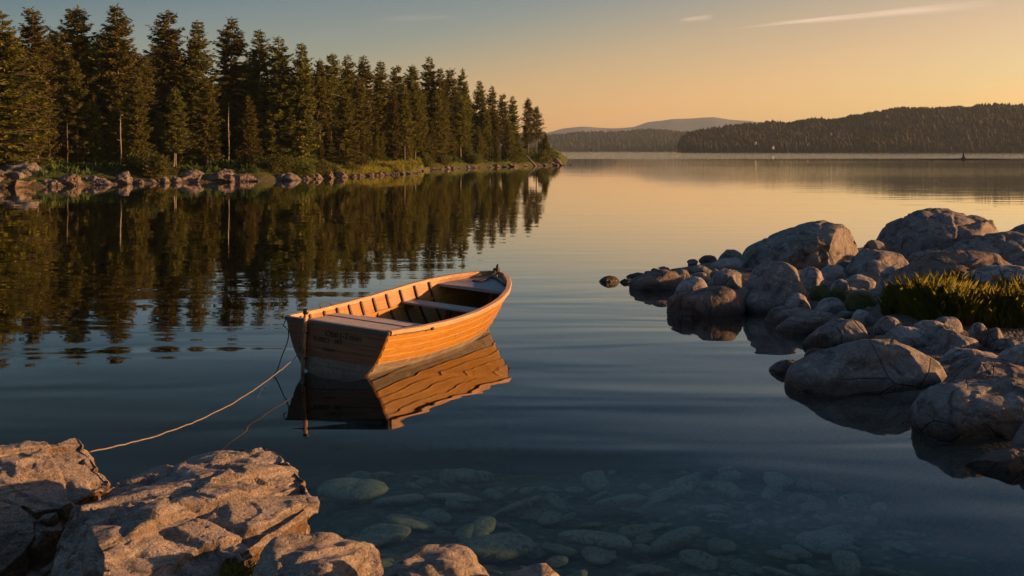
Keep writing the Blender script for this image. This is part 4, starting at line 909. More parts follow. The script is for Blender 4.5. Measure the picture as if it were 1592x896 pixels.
for px, py, w, ix, rz, lb in [
    (770, 848, 125, 0, 0.2, 'big pale slab under water, left of the flat one at bottom centre'), (930, 838, 130, 1, 0.0, 'big flat slab under water at the bottom centre'),
    (640, 806, 80, 2, 0.1, 'long flat stone under water right of the large layered rock'), (570, 838, 110, 3, 0.5, 'large dim stone under water against the large layered rock'),
    (545, 760, 110, 4, -0.3, 'large pale slab under water right behind the large layered rock'), (855, 795, 55, 5, 1.3, 'upright pale oblong stone under water above the flat slab'),
    (1030, 765, 80, 6, 0.2, 'brownish oblong stone under water far from the near rocks'), (940, 664, 44, 7, 0.3, 'faint round tan stone under water just below the ripples'),
    (1060, 820, 60, 8, 1.2, 'stone block under water right of the flat slab'), (1130, 835, 50, 0, 1.5, 'narrow upright stone under water at the lower right'), (720, 775, 60, 2, 0.4, 'flat stone under water in front of the boat reflection'),
    (1010, 700, 70, 4, 0.1, 'faint flat stone under water near the farthest visible bed stones')]: bed_stone(px, py, w, ix, rz, lb, GB)
n_ = 0; tries = 0
while n_ < 280 and tries < 6000:
    tries += 1
    px = rb.uniform(490, 1440); py = rb.uniform(645, 905); w = rb.choice([26, 36, 48, 64, 88], p=[0.25, 0.3, 0.23, 0.14, 0.08])
    Y = F * (CAMH + 0.7) / (py - HZ); X = (px - CX) / F * Y; r = w / F * Y / 2
    if any((X - a) ** 2 + (Y - b) ** 2 < (0.38 * (r + c)) ** 2 for a, b, c in placed): continue
    bed_stone(px, py, w, int(rb.integers(0, 9)), rb.uniform(0, 3.14), 'small stone among many lying on the bed under clear water', 'small stones lying on the lake bed', rb.normal(0, 0.3)); n_ += 1

# ---- rocks along the wooded shore
GS = 'rocks along the wooded shore'
WS = [  # px0, px1, top, base
 (-60, 62, 256, 292, 'big sloping rock slab at the left photo edge, orange at the waterline', 'ledge'), (-40, 66, 253, 276, 'grey hump behind the sloping slab at the left photo edge', 'shoregrey'),
 (56, 100, 277, 291, 'low blue grey ledge right of the sloping slab', 'shoregrey'), (86, 132, 267, 289, 'angular rock with a small lit corner, left part of the shore', 'ledge'), (118, 178, 270, 287, 'smooth grey ledge sloping to the water left of the blocky rock', 'shoregrey'),
 (176, 208, 264, 287, 'blocky grey rock under the two left bare stems', 'shoregrey'), (188, 204, 256, 272, 'small grey stone standing on the blocky rock', 'shoregrey'), (206, 226, 274, 286, 'small lit stone left of the round bush', 'ledge'), (224, 246, 278, 286, 'dark low stone under the round bush', 'shoregrey'),
 (244, 264, 270, 286, 'lit orange rock at the foot of the round bush', 'ledge'), (262, 284, 272, 284, 'rock between the orange one and the jagged ledge', 'shoregrey'), (276, 324, 268, 286, 'jagged lit ledge right of the round bush', 'ledge'), (280, 320, 256, 274, 'grey hump above the jagged lit ledge', 'shoregrey'),
 (318, 372, 263, 282, 'long lit ledge below the branchless pole', 'ledge'), (336, 366, 256, 268, 'pinkish rock above the long lit ledge', 'ledge'), (355, 400, 268, 282, 'rock ending the lit ledges below the full skirted spruce', 'ledge'), (398, 466, 267, 281, 'dark shaded ledge below the massive lit spruce', 'shoregrey'),
 (462, 484, 272, 281, 'first lit stone of the spit, beside the dark ledge', 'ledge'), (480, 504, 268, 279, 'lit stone below the middle of the bush row', 'ledge'), (500, 520, 263, 278, 'upright lit stone where the spit begins', 'ledge'), (516, 540, 264, 277, 'lit stones block on the near half of the spit', 'ledge')]
def shore_rock(x0, x1, yt, yb, label, mat, group, seed):
    rng = np.random.default_rng(seed); c = (x0 + x1) / 2
    Ys_ = float(shore_Y(c)); zg = max(0.0, CAMH - (yb - HZ) / F * (Ys_ + 0.3)); Yf = Ys_ - 0.5 if zg < 0.25 else Ys_ + 2.5 * zg
    # keep the photo's size at this distance; the foot follows the ground
    w = (x1 - x0) / F * Yf; h = max((yb - yt) / F * Yf, 0.25); dep = w * rng.uniform(0.7, 1.2); zt = CAMH - (yt - HZ) / F * (Yf + dep / 2); zt = min(zt, 0.9 + 0.25 * (zt - 0.9)) if w < 3 else zt
    foot = -0.5 if zg < 0.25 else zg - 0.5
    pts = []
    for a, b in AUTO:
        for fy, k in ((-0.5, 0.5), (-0.2, 0.92), (0.1, 1.0), (0.5, 0.8)):
            pts.append(((a - 0.5) * w, fy * dep, foot + (zt - foot) * (0.25 + 0.75 * b * k) * rng.uniform(0.85, 1.02)))
    for k in range(8): pts.append((math.cos(k * .785) * w * 0.52, math.sin(k * .785) * dep * 0.5, foot))
    v, f = hull_rock(pts, (0, 0, (zt + foot) / 2), 5 if w > 1.2 else 4, seed, 1, 0.085, cracks=0.03, faults=[(rng.normal(0, 1, 3) + np.array([0.4, -0.6, 0.3]), rng.uniform(0.05, 0.3) * w, 0.05 * w, 0.1 * w) for _ in range(4)])
    return add_rock('shore_rock', v, f, ((c - CX) / F * (Yf + dep / 2), Yf + dep / 2, 0), M[mat], label, group)
for i, (a, b, c, d, lb, mt) in enumerate(WS): shore_rock(a, b, c, d, lb, mt, GS, 500 + i)
rs = np.random.default_rng(66)
def small_shore(x0, x1, n, wmin, wmax, hmin, hmax, base, label, group, mat, s0):
    for k in range(n):
        c = x0 + (x1 - x0) * (k + rs.uniform(0.1, 0.9)) / n; w = rs.uniform(wmin, wmax); yb = HZ + CAMH * F / float(shore_Y(c)) + rs.uniform(-1.0, 0.6)
        shore_rock(c - w / 2, c + w / 2, yb - rs.uniform(hmin, hmax), yb, label, mat, group, s0 + k)
small_shore(60, 470, 15, 20, 52, 1.5, 4.5, 0, 'small rock in the gaps of the rocky left shoreline', 'small rocks of the left shoreline', 'ledge', 700)
small_shore(536, 652, 16, 10, 28, 1.5, 7, 0, 'sunlit stone in the row along the grassy spit', 'sunlit stones along the spit', 'ledge', 740)
small_shore(655, 760, 12, 10, 28, 1.5, 5, 0, 'grey stone in the row along the shaded cove', 'grey stones of the shaded cove', 'shoregrey', 760)
small_shore(758, 866, 11, 12, 36, 2, 7, 0, 'rock in the row along the headland shore', 'rocks of the headland shore', 'ledge', 780)
shore_rock(846, 878, 240, 258, 'brown rock hump forming the tip of the headland', 'boulder_red', GS, 801)
shore_rock(884, 890, 254.5, 257.8, 'tiny dark rock in the water off the headland tip', 'boulder_red', GS, 802)
# leaning dead trunk on the headland
a = P(833, 259, 172.0); b = P(808, 232, 178.0); mb = MB(); mb.tube([a, (a + b) / 2 + Vector((0, 0, .1)), b], [0.16, 0.13, 0.07], 8)
tag(mb.build('fallen_trunk', M['palebark'], None, True), 'pale dead trunk leaning from the headland shore into the trees', 'dead trunk')
# skerry with a cairn far out
t = NT('dark cairn stone'); M['cairnstone'] = t.done(t.ramp(t.noise(t.coord('Object'), 6, 4), [(0.3, (0.012, 0.011, 0.010)), (0.7, (0.03, 0.027, 0.024))]), 0.9, None, 0.1)
rngk = np.random.default_rng(9)
for (x0, x1, yt, yb, lb) in ((1405, 1600, 246.4, 249.0, 'long low dark skerry far out on the open lake'),):
    Y = F * CAMH / (247.9 - HZ); w = (x1 - x0) / F * Y; pts = []
    for k in range(40): pts.append((rngk.uniform(-0.5, 0.5) * w, rngk.uniform(-1.5, 1.5), rngk.uniform(0.05, 0.22)))
    for sx in (-0.5, 0.5): pts.append((sx * w, 0, 0.02))
    for sx in (-0.48, 0.48):
        for sy in (-1.6, 1.6): pts.append((sx * w, sy, -0.4))
    v, f = hull_rock(pts, (0, 0, -0.05), 5, 9, 1, 0.001); add_rock('skerry', v, f, (((x0 + x1) / 2 - CX) / F * Y, Y, 0), M['cairnstone'], lb)
    cx = (1498 - CX) / F * Y; mb = None; allv = []; allf = []; o_ = 0
    for (dx, dz, r, hz) in ((-0.22, 0.15, 0.42, 0.26), (0.14, 0.2, 0.36, 0.26), (0.0, 0.46, 0.32, 0.24), (0.03, 0.78, 0.25, 0.24), (0.0, 1.1, 0.19, 0.24), (0.02, 1.38, 0.12, 0.2)):
        v, f, _ = ico(2); v = v * np.array([r, r, hz]) * (1 + 0.2 * vnoise(v * 1.7 + dz, 3))[:, None] + np.array([dx, 0, dz]); allv.append(v); allf.append(f + o_); o_ += len(v)
    me = mesh_np('cairn', np.concatenate(allv), np.concatenate(allf), True, [M['cairnstone']]); o = link('cairn', me); o.location = (cx, Y, 0.1); tag(o, 'small dark stone cairn standing on the skerry', 'cairn')
# white cabins on the far shore
t = NT('white cabin boards'); M['cabin'] = t.done((0.62, 0.60, 0.57), 0.7)
t = NT('cabin roof'); M['roof'] = t.done((0.10, 0.07, 0.06), 0.8)
for px, py, f_, lb in ((1202, 229, 0.03, 'lowest of the tiny white cabins on the dark far shore'), (1257, 224.5, 0.10, 'brightest tiny white cabin on the dark far shore'), (1175, 222.5, 0.10, 'tiny white cabin farthest left on the dark far shore'), (1292, 208, 0.34, 'tiny pale cabin high on the dark wooded hill')):
    x, y, z = s1(np.array([float(px)]), f_); y = float(y[0] if hasattr(y, '__len__') else y) - 8; x = (px - CX) / F * y; z = CAMH - (py + 1.2 - HZ) / F * y
    o = empty('cabin', (x, y, z), (0, 0, 0.3)); tag(o, lb, 'cabin', 'white cabins across the lake')
    mb = MB(); mb.box((0, 0, 0), (1.5, 1.8, 2.8)); mb.build('wall', M['cabin'], o)
    mb = MB(); mb.add([(-1.0, -1.2, 1.41), (1.0, -1.2, 1.41), (1.0, 1.2, 1.41), (-1.0, 1.2, 1.41), (-1.0, 0, 2.2), (1.0, 0, 2.2)], [[0, 1, 5, 4], [2, 3, 4, 5], [0, 4, 3], [1, 2, 5], [3, 2, 1, 0]]); mb.build('roof', M['roof'], o)
# ------------------------------------------------------------------ rowing boat
def wood(name, c0, c1, c2, rough=0.35, scale=1.0, coat=0.0, worn=0.0, axis='x'):
    t = NT(name); sc = {'x': (1.0, 26, 26), 'y': (26, 1.0, 26), 'z': (26, 26, 1.0)}[axis]
    v = t.coord('Object', tuple(x * scale for x in sc)); g = t.noise(v, 1.6, 8, 0.7, 0.8); v2 = t.coord('Object'); b = t.noise(v2, 3.0, 4, 0.6); fi = t.noise(t.coord('Object', tuple(x * scale * 5 for x in sc)), 1.5, 5, 0.7)
    c = t.ramp(g, [(0.32, c0), (0.5, c1), (0.68, c2)])
    c = t.mix(t.ramp(b, [(0.45, 0.0), (0.75, 0.45)]), c, tuple(x * 0.55 for x in c1))
    kn = t.ramp(t.voro(t.coord('Object', (2.2, 7, 7) if axis == 'x' else (7, 2.2, 7)), 1.0), [(0.04, 1.0), (0.10, 0.0)]); c = t.mix(t.math('MULTIPLY', kn, 0.6), c, tuple(x * 0.35 for x in c0))
    if worn: c = t.mix(t.math('MULTIPLY', t.ramp(t.noise(v2, 7, 6, 0.7), [(0.45, 0.0), (0.62, 1.0)]), worn), c, (0.30, 0.28, 0.26))
    t.done(c, t.maprange(b, 0.3, 0.7, rough * 0.8, min(1, rough * 1.4)), t.bump(t.math('ADD', g, t.math('MULTIPLY', fi, 0.5)), 0.003), 0.4)
    if coat: t.set(t.b, 'Coat Weight', coat); t.set(t.b, 'Coat Roughness', 0.2)
    return t.m
M['varnish'] = wood('varnished pine planks', (0.27, 0.120, 0.009), (0.34, 0.162, 0.014), (0.40, 0.205, 0.024), 0.38, coat=0.25, worn=0.10)
M['stained'] = wood('weathered waterline planks', (0.085, 0.064, 0.046), (0.155, 0.12, 0.088), (0.22, 0.178, 0.136), 0.6, worn=0.35)
M['transom'] = wood('varnished transom boards', (0.10, 0.042, 0.02), (0.165, 0.073, 0.034), (0.22, 0.104, 0.052), 0.45, axis='y')
M['rail'] = wood('worn gunwale wood', (0.30, 0.15, 0.065), (0.46, 0.26, 0.13), (0.58, 0.36, 0.20), 0.5, worn=0.25)
M['lapedge'] = wood('worn plank edges', (0.34, 0.17, 0.05), (0.44, 0.25, 0.09), (0.52, 0.32, 0.14), 0.5)
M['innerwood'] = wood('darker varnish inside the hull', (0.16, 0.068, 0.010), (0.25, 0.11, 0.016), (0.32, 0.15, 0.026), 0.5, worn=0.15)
M['greyrail'] = wood('dark grey painted wood', (0.045, 0.045, 0.05), (0.075, 0.075, 0.082), (0.11, 0.11, 0.115), 0.55, axis='y', worn=0.1)
M['rib'] = wood('dark oiled ribs', (0.025, 0.014, 0.008), (0.05, 0.026, 0.014), (0.08, 0.042, 0.022), 0.6, axis='z')
M['deckgrey'] = wood('bleached deck boards', (0.22, 0.175, 0.155), (0.34, 0.275, 0.25), (0.44, 0.37, 0.34), 0.7, worn=0.3)
M['thwart'] = wood('silvered seat boards', (0.17, 0.16, 0.155), (0.27, 0.26, 0.25), (0.36, 0.35, 0.34), 0.6, axis='y')
M['foredeck'] = wood('blue grey foredeck', (0.13, 0.15, 0.175), (0.20, 0.225, 0.25), (0.27, 0.295, 0.32), 0.3, axis='y')
M['bilge'] = wood('dark bilge boards', (0.05, 0.032, 0.022), (0.09, 0.058, 0.038), (0.14, 0.095, 0.065), 0.7)
t = NT('black iron'); M['iron'] = t.done((0.02, 0.02, 0.022), 0.45, None, 0.5)
t = NT('black lettering paint'); M['ink'] = t.done((0.012, 0.010, 0.010), 0.7)
t = NT('pale hemp rope'); v = t.coord('Object'); n = t.noise(v, 90, 3, 0.6); M['rope'] = t.done(t.ramp(n, [(0.3, (0.07, 0.053, 0.036)), (0.7, (0.27, 0.215, 0.155))]), 0.9, t.bump(n, 0.004))
t = NT('black cord'); M['cord'] = t.done((0.018, 0.018, 0.02), 0.7)

L_ = 4.06; BOAT = Vector((-1.905, 12.45, 0.0)); YAW = math.atan2(0.914, 0.406); HEEL = R(4.0)
boat = empty('rowing_boat', BOAT, (HEEL, 0, YAW)); tag(boat, 'varnished wooden rowing boat with grey stern deck and dark lettering on its transom', 'boat')
def zg(s): return float(interp(s, [(0, 0.53), (0.15, 0.505), (0.3, 0.497), (0.45, 0.508), (0.6, 0.545), (0.75, 0.605), (0.88, 0.66), (1.0, 0.70)]))
def zk(s): return float(interp(s, [(0, -0.065), (0.2, -0.12), (0.6, -0.14), (0.85, -0.12), (1.0, -0.08)]))
_B = np.polynomial.polynomial
def hb(s):
    tab = [(0, 0.64), (0.1, 0.69), (0.25, 0.735), (0.4, 0.755), (0.55, 0.74), (0.68, 0.68), (0.78, 0.58), (0.86, 0.45), (0.92, 0.32), (0.96, 0.205), (0.985, 0.115), (1.0, 0.02)]
    return float(interp(s, tab))
def pw(s): return float(interp(s, [(0, 0.27), (0.5, 0.31), (0.75, 0.42), (0.9, 0.62), (1.0, 0.85)]))
def sec(s, w):
    """point of the hull skin: s along, w up the girth (0 keel, 1 gunwale)"""
    u = w ** 2.3; a, b = zk(s), zg(s)
    return L_ * s - (1 - u) * 0.26 * s ** 7, hb(s) * u ** pw(s), a + (b - a) * u
def sec_n(s, w):
    x, y, z = sec(s, min(1, w)); e = 0.02; p0 = Vector(sec(s, max(0, w - e))); p1 = Vector(sec(s, min(1, w + e)))
    tv = (p1 - p0).normalized(); sv = (Vector(sec(min(1, s + e), w)) - Vector(sec(max(0, s - e), w))).normalized()
    n = sv.cross(tv); n.normalize()
    if n.y < 0: n = -n
    return n
ST = [0, .03, .07, .12, .18, .25, .32, .39, .46, .53, .60, .66, .72, .77, .82, .86, .895, .925, .95, .97, .985, .995]
NS = 7; WW = [0.0, 0.42, 0.56, 0.685, 0.765, 0.845, 0.925, 1.0]
vs = []; fs = []; mi = []
for side in (1, -1):
    for k in range(NS):
        dw = WW[k + 1] - WW[k]; ws = np.array([WW[k] + dw * q for q in ((0, .25, .5, .75, 1) if k == 0 else (0, .075, .4, .7, 1))]); ofs = 0.016 * (1 - (ws - WW[k]) / dw)
        if k == 0: ofs *= 0
        rows = []
        for s in ST:
            row = []
            for w, of in zip(ws, ofs):
                p = Vector(sec(s, w)) + sec_n(s, w) * of; row.append((p.x, p.y * side, p.z))
            q = Vector(sec(s, ws[0])) - sec_n(s, ws[0]) * 0.004; row.insert(0, (q.x, q.y * side, q.z))
            rows.append(row)
        n = len(rows[0]); o = len(vs); vs += [p for r_ in rows for p in r_]
        for i in range(len(ST) - 1):
            for j in range(n - 1):
                f = [o + i * n + j, o + (i + 1) * n + j, o + (i + 1) * n + j + 1, o + i * n + j + 1]; fs.append(f if side < 0 else f[::-1]); mi.append(3 if (k > 2 and j == 1) else (1 if k <= 2 else 0))
    # inner skin
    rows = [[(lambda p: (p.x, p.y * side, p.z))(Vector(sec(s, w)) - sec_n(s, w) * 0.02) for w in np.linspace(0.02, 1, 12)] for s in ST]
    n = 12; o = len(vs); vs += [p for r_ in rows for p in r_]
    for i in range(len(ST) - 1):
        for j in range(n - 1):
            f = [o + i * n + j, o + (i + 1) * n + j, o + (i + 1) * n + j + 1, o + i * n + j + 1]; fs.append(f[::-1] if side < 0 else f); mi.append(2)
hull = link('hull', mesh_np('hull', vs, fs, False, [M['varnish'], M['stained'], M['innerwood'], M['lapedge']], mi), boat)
me = hull.data
# soft shading along the planks, hard at the laps
me.polygons.foreach_set('use_smooth', np.ones(len(me.polygons), dtype=bool))
bm = bmesh.new(); bm.from_mesh(me)
for e_ in bm.edges:
    if len(e_.link_faces) == 2 and e_.calc_face_angle(0) > 0.5: e_.smooth = False
bm.to_mesh(me); bm.free()
hull['label'] = 'lapstrake hull, orange varnish above and weathered grey planks at the waterline'
# transom
def outline(s, n=14, inset=0.0):
    r = [Vector(sec(s, w)) for w in np.linspace(0.0, 1, n)]; return [(p.y - inset * (p.y > 0.05), p.z) for p in r]
ol = outline(0.0, 18); ring = [(-y, z) for y, z in ol[::-1]] + ol[1:]
def plate(name, ring, x0, x1, mat, parent): 
    mb = MB(); n = len(ring); mb.add([(x0, y, z) for y, z in ring] + [(x1, y, z) for y, z in ring], [list(range(n)), [n + i for i in range(n)][::-1]] + [[i, n + i, n + (i + 1) % n, (i + 1) % n] for i in range(n)]); return mb.build(name, mat, parent)
tm = plate('transom', [(y * 1.012, z) for y, z in ring], -0.028, 0.012, M['transom'], boat)
# horizontal board seams and a weathered foot, as thin boards laid on the transom
def tr_w(z): 
    ys = [a for a, b in ol]; zs = [b for a, b in ol]; return float(np.interp(z, zs, ys))
zt0 = zg(0)
for k, (za, zb, mt) in enumerate(((-0.06, 0.062, 'stained'), (0.066, 0.15, 'stained'), (0.154, 0.25, 'transom'), (0.254, 0.35, 'transom'), (0.354, 0.445, 'transom'), (0.449, zt0 - 0.035, 'transom'))):
    zl = np.linspace(za, zb, 5); rg_ = [(tr_w(z) * 1.005, z) for z in zl] + [(-tr_w(z) * 1.005, z) for z in zl[::-1]]
    o = plate('transom_board', rg_, -0.036, -0.0282, M[mt], tm)
mb = MB(); mb.box((-0.012, 0, zt0 - 0.012), (0.075, 1.315, 0.042)); mb.build('transom_cap', M['greyrail'], boat, bevel=0.008)
# gunwale rails
for side in (1, -1):
    rings = []
    for s in ST + [1.0]:
        p = Vector(sec(s, 1)); n = sec_n(min(s, 0.995), 1.0); n = Vector((n.x, n.y, 0)).normalized(); wo, wi = 0.030, 0.034
        if s > 0.95: wi = 0.012
        rg_ = []
        for a, b in ((-wi, -0.022), (wo, -0.030), (wo + 0.004, 0.004), (wo - 0.006, 0.016), (-wi + 0.006, 0.018), (-wi, 0.010)):
            q = p + n * a; rg_.append((q.x, q.y * side, q.z + b))
        rings.append(rg_)
    mb = MB(); mb.sweep(rings); g = mb.build('gunwale', M['rail'], boat)
    # riser stringer inside, carrying the seats
    rings = []
    for s in [x for x in ST if x < 0.93]:
        w = 0.845; p = Vector(sec(s, w)) - sec_n(s, w) * 0.021; n = sec_n(s, w)
        rings.append([((p - n * a).x, (p - n * a).y * side, (p - n * a).z + b) for a, b in ((0.0, -0.018), (0.018, -0.018), (0.018, 0.018), (0.0, 0.018))])
    mb = MB(); mb.sweep(rings); mb.build('stringer', M['varnish'], boat)
    for s in (0.055, 0.11, 0.19, 0.265, 0.335, 0.405, 0.475, 0.55, 0.625, 0.70, 0.77):
        rings = []
        for w in np.linspace(0.30, 0.985, 11):
            n = sec_n(s, w); p = Vector(sec(s, w)) - n * 0.019; hw = 0.016
            rings.append([(p.x + dx - n.x * a, (p.y - n.y * a) * side, p.z - n.z * a) for dx, a in ((-hw, 0), (hw, 0), (hw, 0.022), (-hw, 0.022))])
        mb = MB(); mb.sweep(rings); mb.build('rib', M['rib'], boat)
# decks and seats, cut to the hull
def plan_board(name, s0, s1, z0, z1, mat, parent, inset=0.045, n=8, th=0.024, camber=0.0):
    mb = MB(); L1 = []; 
    for i in range(n + 1):
        s = s0 + (s1 - s0) * i / n; z = z0 + (z1 - z0) * i / n
        wt = max(0.0, min(1.0, (z - zk(s)) / (zg(s) - zk(s)))); y = max(0.01, hb(s) * wt ** pw(s) - inset); L1.append((L_ * s, y, z))
    top = [(x, y, z) for x, y, z in L1] + [(x, 0, z + camber) for x, y, z in L1[::-1]]
    rows = []
    for x, y, z in L1: rows.append([(x, y, z), (x, y * 0.5, z + camber * 0.75), (x, 0, z + camber), (x, -y * 0.5, z + camber * 0.75), (x, -y, z), (x, -y, z - th), (x, y, z - th)])
    mb.sweep(rows); return mb.build(name, mat, parent)
gap_ = 0.004
edges = [0.012, 0.20, 0.262]
for a, b in zip(edges, edges[1:]): plan_board('stern_deck_board', a, b - gap_ / 2, zg(a) - 0.055, zg(b) - 0.065, M['deckgrey'], boat, 0.05)
plan_board('deck_beam', 0.255, 0.266, 0.40, 0.40, M['rib'], boat, 0.05, 2, 0.10)
plan_board('bench_board', 0.285, 0.335, 0.335, 0.335, M['thwart'], boat, 0.04)
plan_board('bench_board', 0.340, 0.392, 0.335, 0.335, M['thwart'], boat, 0.04)
plan_board('thwart', 0.615, 0.685, 0.40, 0.40, M['thwart'], boat, 0.04)
mb = MB(); mb.box((L_ * 0.65, 0, 0.18), (0.05, 0.06, 0.42)); mb.build('thwart_post', M['rib'], boat)
plan_board('bow_deck', 0.80, 0.985, 0.565, 0.645, M['foredeck'], boat, 0.03, 10, 0.03, 0.012)
for a, b in ((0.40, 0.60), (0.60, 0.80)):
    for y in (-0.26, -0.13, 0.0, 0.13, 0.26):
        mb = MB(); mb.box((L_ * (a + b) / 2, y, 0.035), (L_ * (b - a) - 0.01, 0.115, 0.02)); mb.build('floorboard', M['bilge'], boat)
# stem, keel, bow fitting
mb = MB(); rings = []
for w in np.linspace(0, 1.0, 14):
    x, y, z = sec(1.0, w); z += 0.035 * (w > 0.99); rings.append([(x - 0.05, -0.022, z), (x + 0.012, -0.018, z), (x + 0.03, 0, z), (x + 0.012, 0.018, z), (x - 0.05, 0.022, z)])
mb.sweep(rings); mb.build('stem', M['rail'], boat)
mb = MB(); mb.box((L_ * 0.5, 0, -0.145), (L_ * 0.7, 0.035, 0.05)); mb.build('keel', M['rib'], boat)
bf = MB(); bf.box((L_ - 0.015, 0, zg(1) + 0.035), (0.085, 0.075, 0.045)); bf.tube([(L_ - 0.05, -0.03, zg(1) + .05), (L_ - 0.03, -0.02, zg(1) + 0.095), (L_ + 0.01, 0, zg(1) + 0.105), (L_ + 0.025, 0.02, zg(1) + 0.06)], 0.013, 8)
bf.build('bow_fitting', M['iron'], boat, bevel=0.006)
# stern post with cap, ring and rub strip
mb = MB(); mb.tube([(-0.062, 0.37, -0.16), (-0.062, 0.372, 0.3), (-0.060, 0.375, zt0 + 0.075)], [0.020, 0.022, 0.023], 12); sp_ = mb.build('stern_post', M['rail'], boat, True)
mb = MB(); mb.tube([(-0.060, 0.375, zt0 + 0.070), (-0.060, 0.375, zt0 + 0.078), (-0.060, 0.375, zt0 + 0.118), (-0.060, 0.375, zt0 + 0.126)], [0.027, 0.032, 0.031, 0.022], 14); mb.build('post_cap', M['iron'], sp_, True)
for z in (0.12, 0.40):
    mb = MB(); mb.box((-0.048, 0.372, z), (0.05, 0.075, 0.022)); mb.build('strap', M['iron'], sp_, bevel=0.003)
ring_ = MB(); ring_.tube([(-0.098, 0.372 + 0.026 * math.cos(a), 0.205 + 0.026 * math.sin(a)) for a in np.linspace(0, 6.283, 17)], 0.006, 6); ring_.build('mooring_ring', M['iron'], boat, True)
mb = MB(); mb.tube([(0.04 + 0.055 * k, -(hb(0.013 * k + 0.01) + 0.038), zg(0.013 * k + 0.01) - 0.028) for k in range(0, 14)], 0.006, 6); mb.tube([(0.73, -(hb(0.18) + 0.042), zg(0.18) - 0.028), (0.77, -(hb(0.18) + 0.046), zg(0.18) - 0.026)], 0.016, 8); mb.build('side_rod', M['iron'], boat, True)
mb = MB(); mb.tube([(0.75, hb(.18) + 0.0, zg(.18) + 0.015), (0.75, hb(.18) + 0.01, zg(.18) + 0.06), (0.83, hb(.2) + 0.01, zg(.2) + 0.075), (0.95, hb(.2) + 0.0, zg(.2) + 0.05), (1.02, hb(.22), zg(.22) + 0.015)], 0.006, 6); mb.build('oarlock', M['iron'], boat, True)
# hand painted lettering on the transom
def letters(txt, y, z, size, name='lettering', shear=0.05, sp=1.05):
    cu_ = bpy.data.curves.new(name, 'FONT'); cu_.body = txt; cu_.size = size; cu_.shear = shear; cu_.space_character = sp; cu_.extrude = 0.0015; cu_.offset = 0.0012
    ob = bpy.data.objects.new('tmp_text', cu_); COL.objects.link(ob); dg = bpy.context.evaluated_depsgraph_get()
    m2 = bpy.data.meshes.new_from_object(ob.evaluated_get(dg)); bpy.data.objects.remove(ob)
    o = link(name, m2, tm, M['ink']); o.matrix_local = Matrix(((0, 0, -1, -0.0385), (-1, 0, 0, y), (0, 1, 0, z), (0, 0, 0, 1))); return o
letters('Obil\u00b7J-Tœan', 0.13, 0.395, 0.088); letters('E\u00b72021', 0.27, 0.325, 0.072); letters('M9', 0.005, 0.325, 0.072); letters('ncore', 0.14, 0.235, 0.060)

bpy.context.view_layer.update()
MW = boat.matrix_world
def rope(name, pts, rad, mat, label, cat='rope', n=7): 
    mb = MB(); mb.tube(pts, rad, n); return tag(mb.build(name, mat, None, True), label, cat)
def cat_curve(a, b, sag, n=40, jit=0.0, seed=0):
    r_ = np.random.default_rng(seed); a = Vector(a); b = Vector(b); out = []
    for i in range(n + 1):
        t_ = i / n; p = a.lerp(b, t_); p.z -= 4 * sag * t_ * (1 - t_); out.append(p + Vector(r_.normal(0, jit, 3)))
    return out
A = MW @ Vector((-0.105, 0.375, 0.195)); Bp = P(140, 702, 7.4)
rope('mooring_rope', cat_curve(A, Bp, 0.17, 48, 0.002, 3), 0.0046, M['rope'], 'long pale rope running from the boat stern to the left foreground rock')
hang = [MW @ Vector((-0.10, 0.372, 0.22)), MW @ Vector((-0.10, 0.378, 0.32)), MW @ Vector((-0.094, 0.362, 0.42)), MW @ Vector((-0.09, 0.372, 0.56))]
rope('post_lashing', hang, 0.011, M['rope'], 'pale rope lashed up along the stern post of the boat')
rope('hanging_line', cat_curve(MW @ Vector((-0.10, 0.345, 0.19)), MW @ Vector((-0.075, 0.33, -0.12)), 0.0, 10, 0.002, 2), 0.0055, M['rope'], 'thin line hanging straight from the stern ring into the water')
c1 = MW @ Vector((-0.02, 0.655, 0.50)); c2 = P(410, 600, 12.2); c3 = P(400, 617, 11.35); c3.z = -0.03
cord = [c1, c1 + Vector((-0.02, -0.03, -0.06))] + [c1.lerp(c2, t_) + Vector((0.10 * math.sin(t_ * math.pi) + 0.02 * math.sin(t_ * 9), 0, -0.03 * math.sin(t_ * math.pi))) for t_ in np.linspace(0.15, 1, 14)] + [c2.lerp(c3, t_) for t_ in (0.4, 0.75, 1.0)]
rope('black_cord', cord, 0.006, M['cord'], 'thin black cord dropping from the left stern corner of the boat into the water', 'cord')
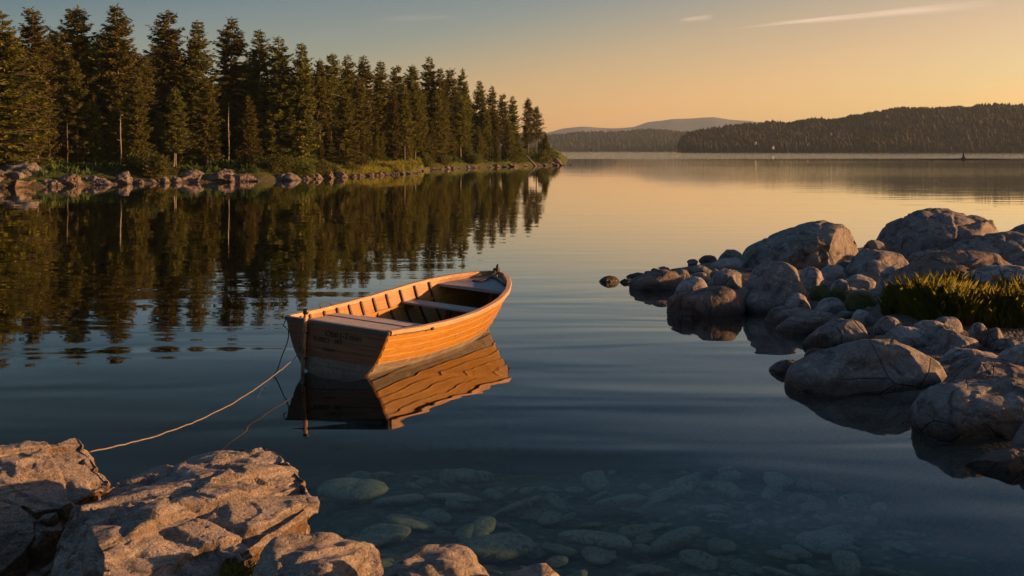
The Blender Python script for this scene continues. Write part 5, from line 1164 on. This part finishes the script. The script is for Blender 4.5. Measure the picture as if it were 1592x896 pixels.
sh = MB(); sp0 = P(412, 604, 12.1); sh.tube([sp0 + Vector((0.026 * math.cos(a), 0, 0.026 * math.sin(a))) for a in np.linspace(0, 6.283, 15)], 0.007, 6); tag(sh.build('shackle', M['iron'], None, True), 'small metal shackle tying the black cord to the pale rope', 'shackle')
# bits of line lying on the decks
def on_boat(lst, name, label, rad=0.008): return rope(name, [MW @ Vector(p) for p in lst], rad, M['cord'], label, 'rope end')
on_boat([(0.06, -0.36, zg(.0) - 0.045), (0.12, -0.44, zg(.0) - 0.038), (0.2, -0.5, zg(.05) - 0.03), (0.30, -0.52, zg(.05) - 0.03), (0.36, -0.47, zg(.05) - 0.04)], 'rope_end', 'short black rope end curled on the right rear of the stern deck')
on_boat([(0.05, 0.42, zg(.0) - 0.045), (0.08, 0.33, zg(.0) - 0.04), (0.16, 0.27, zg(.0) - 0.04), (0.2, 0.2, zg(.0) - 0.045)], 'rope_end', 'short dark rope end by the stern post on the deck')
on_boat([(L_ * 0.985, 0.0, zg(1) + 0.03), (L_ * 0.96, -0.03, 0.675), (L_ * 0.925, -0.01, 0.648), (L_ * 0.89, 0.06, 0.633), (L_ * 0.865, 0.1, 0.622), (L_ * 0.87, 0.02, 0.625), (L_ * 0.90, -0.02, 0.64), (L_ * 0.94, -0.03, 0.655), (L_ * 0.93, -0.14, 0.645), (L_ * 0.90, -0.26, 0.63), (L_ * 0.875, -0.36, 0.615)], 'painter_rope', 'dark painter rope looped down from the bow fitting over the grey foredeck', 0.012)

# ------------------------------------------------------------------ evening haze over the lake
hz_v = [(a, b, c) for a in (-3000, 6500) for b in (-30, 6300) for c in (-9.5, 175)]
t = NT('evening haze'); t.n.remove(t.b); pv = t.n.new('ShaderNodeVolumePrincipled'); pv.inputs['Color'].default_value = (0.55, 0.72, 0.86, 1); pv.inputs['Density'].default_value = 0.00008; pv.inputs['Anisotropy'].default_value = 0.0; t.l.new(pv.outputs[0], t.out.inputs['Volume'])
tag(link('haze', mesh_np('haze', hz_v, [[0, 1, 3, 2], [4, 6, 7, 5], [0, 4, 5, 1], [2, 3, 7, 6], [0, 2, 6, 4], [1, 5, 7, 3]], mats=[t.m])), kind='stuff')
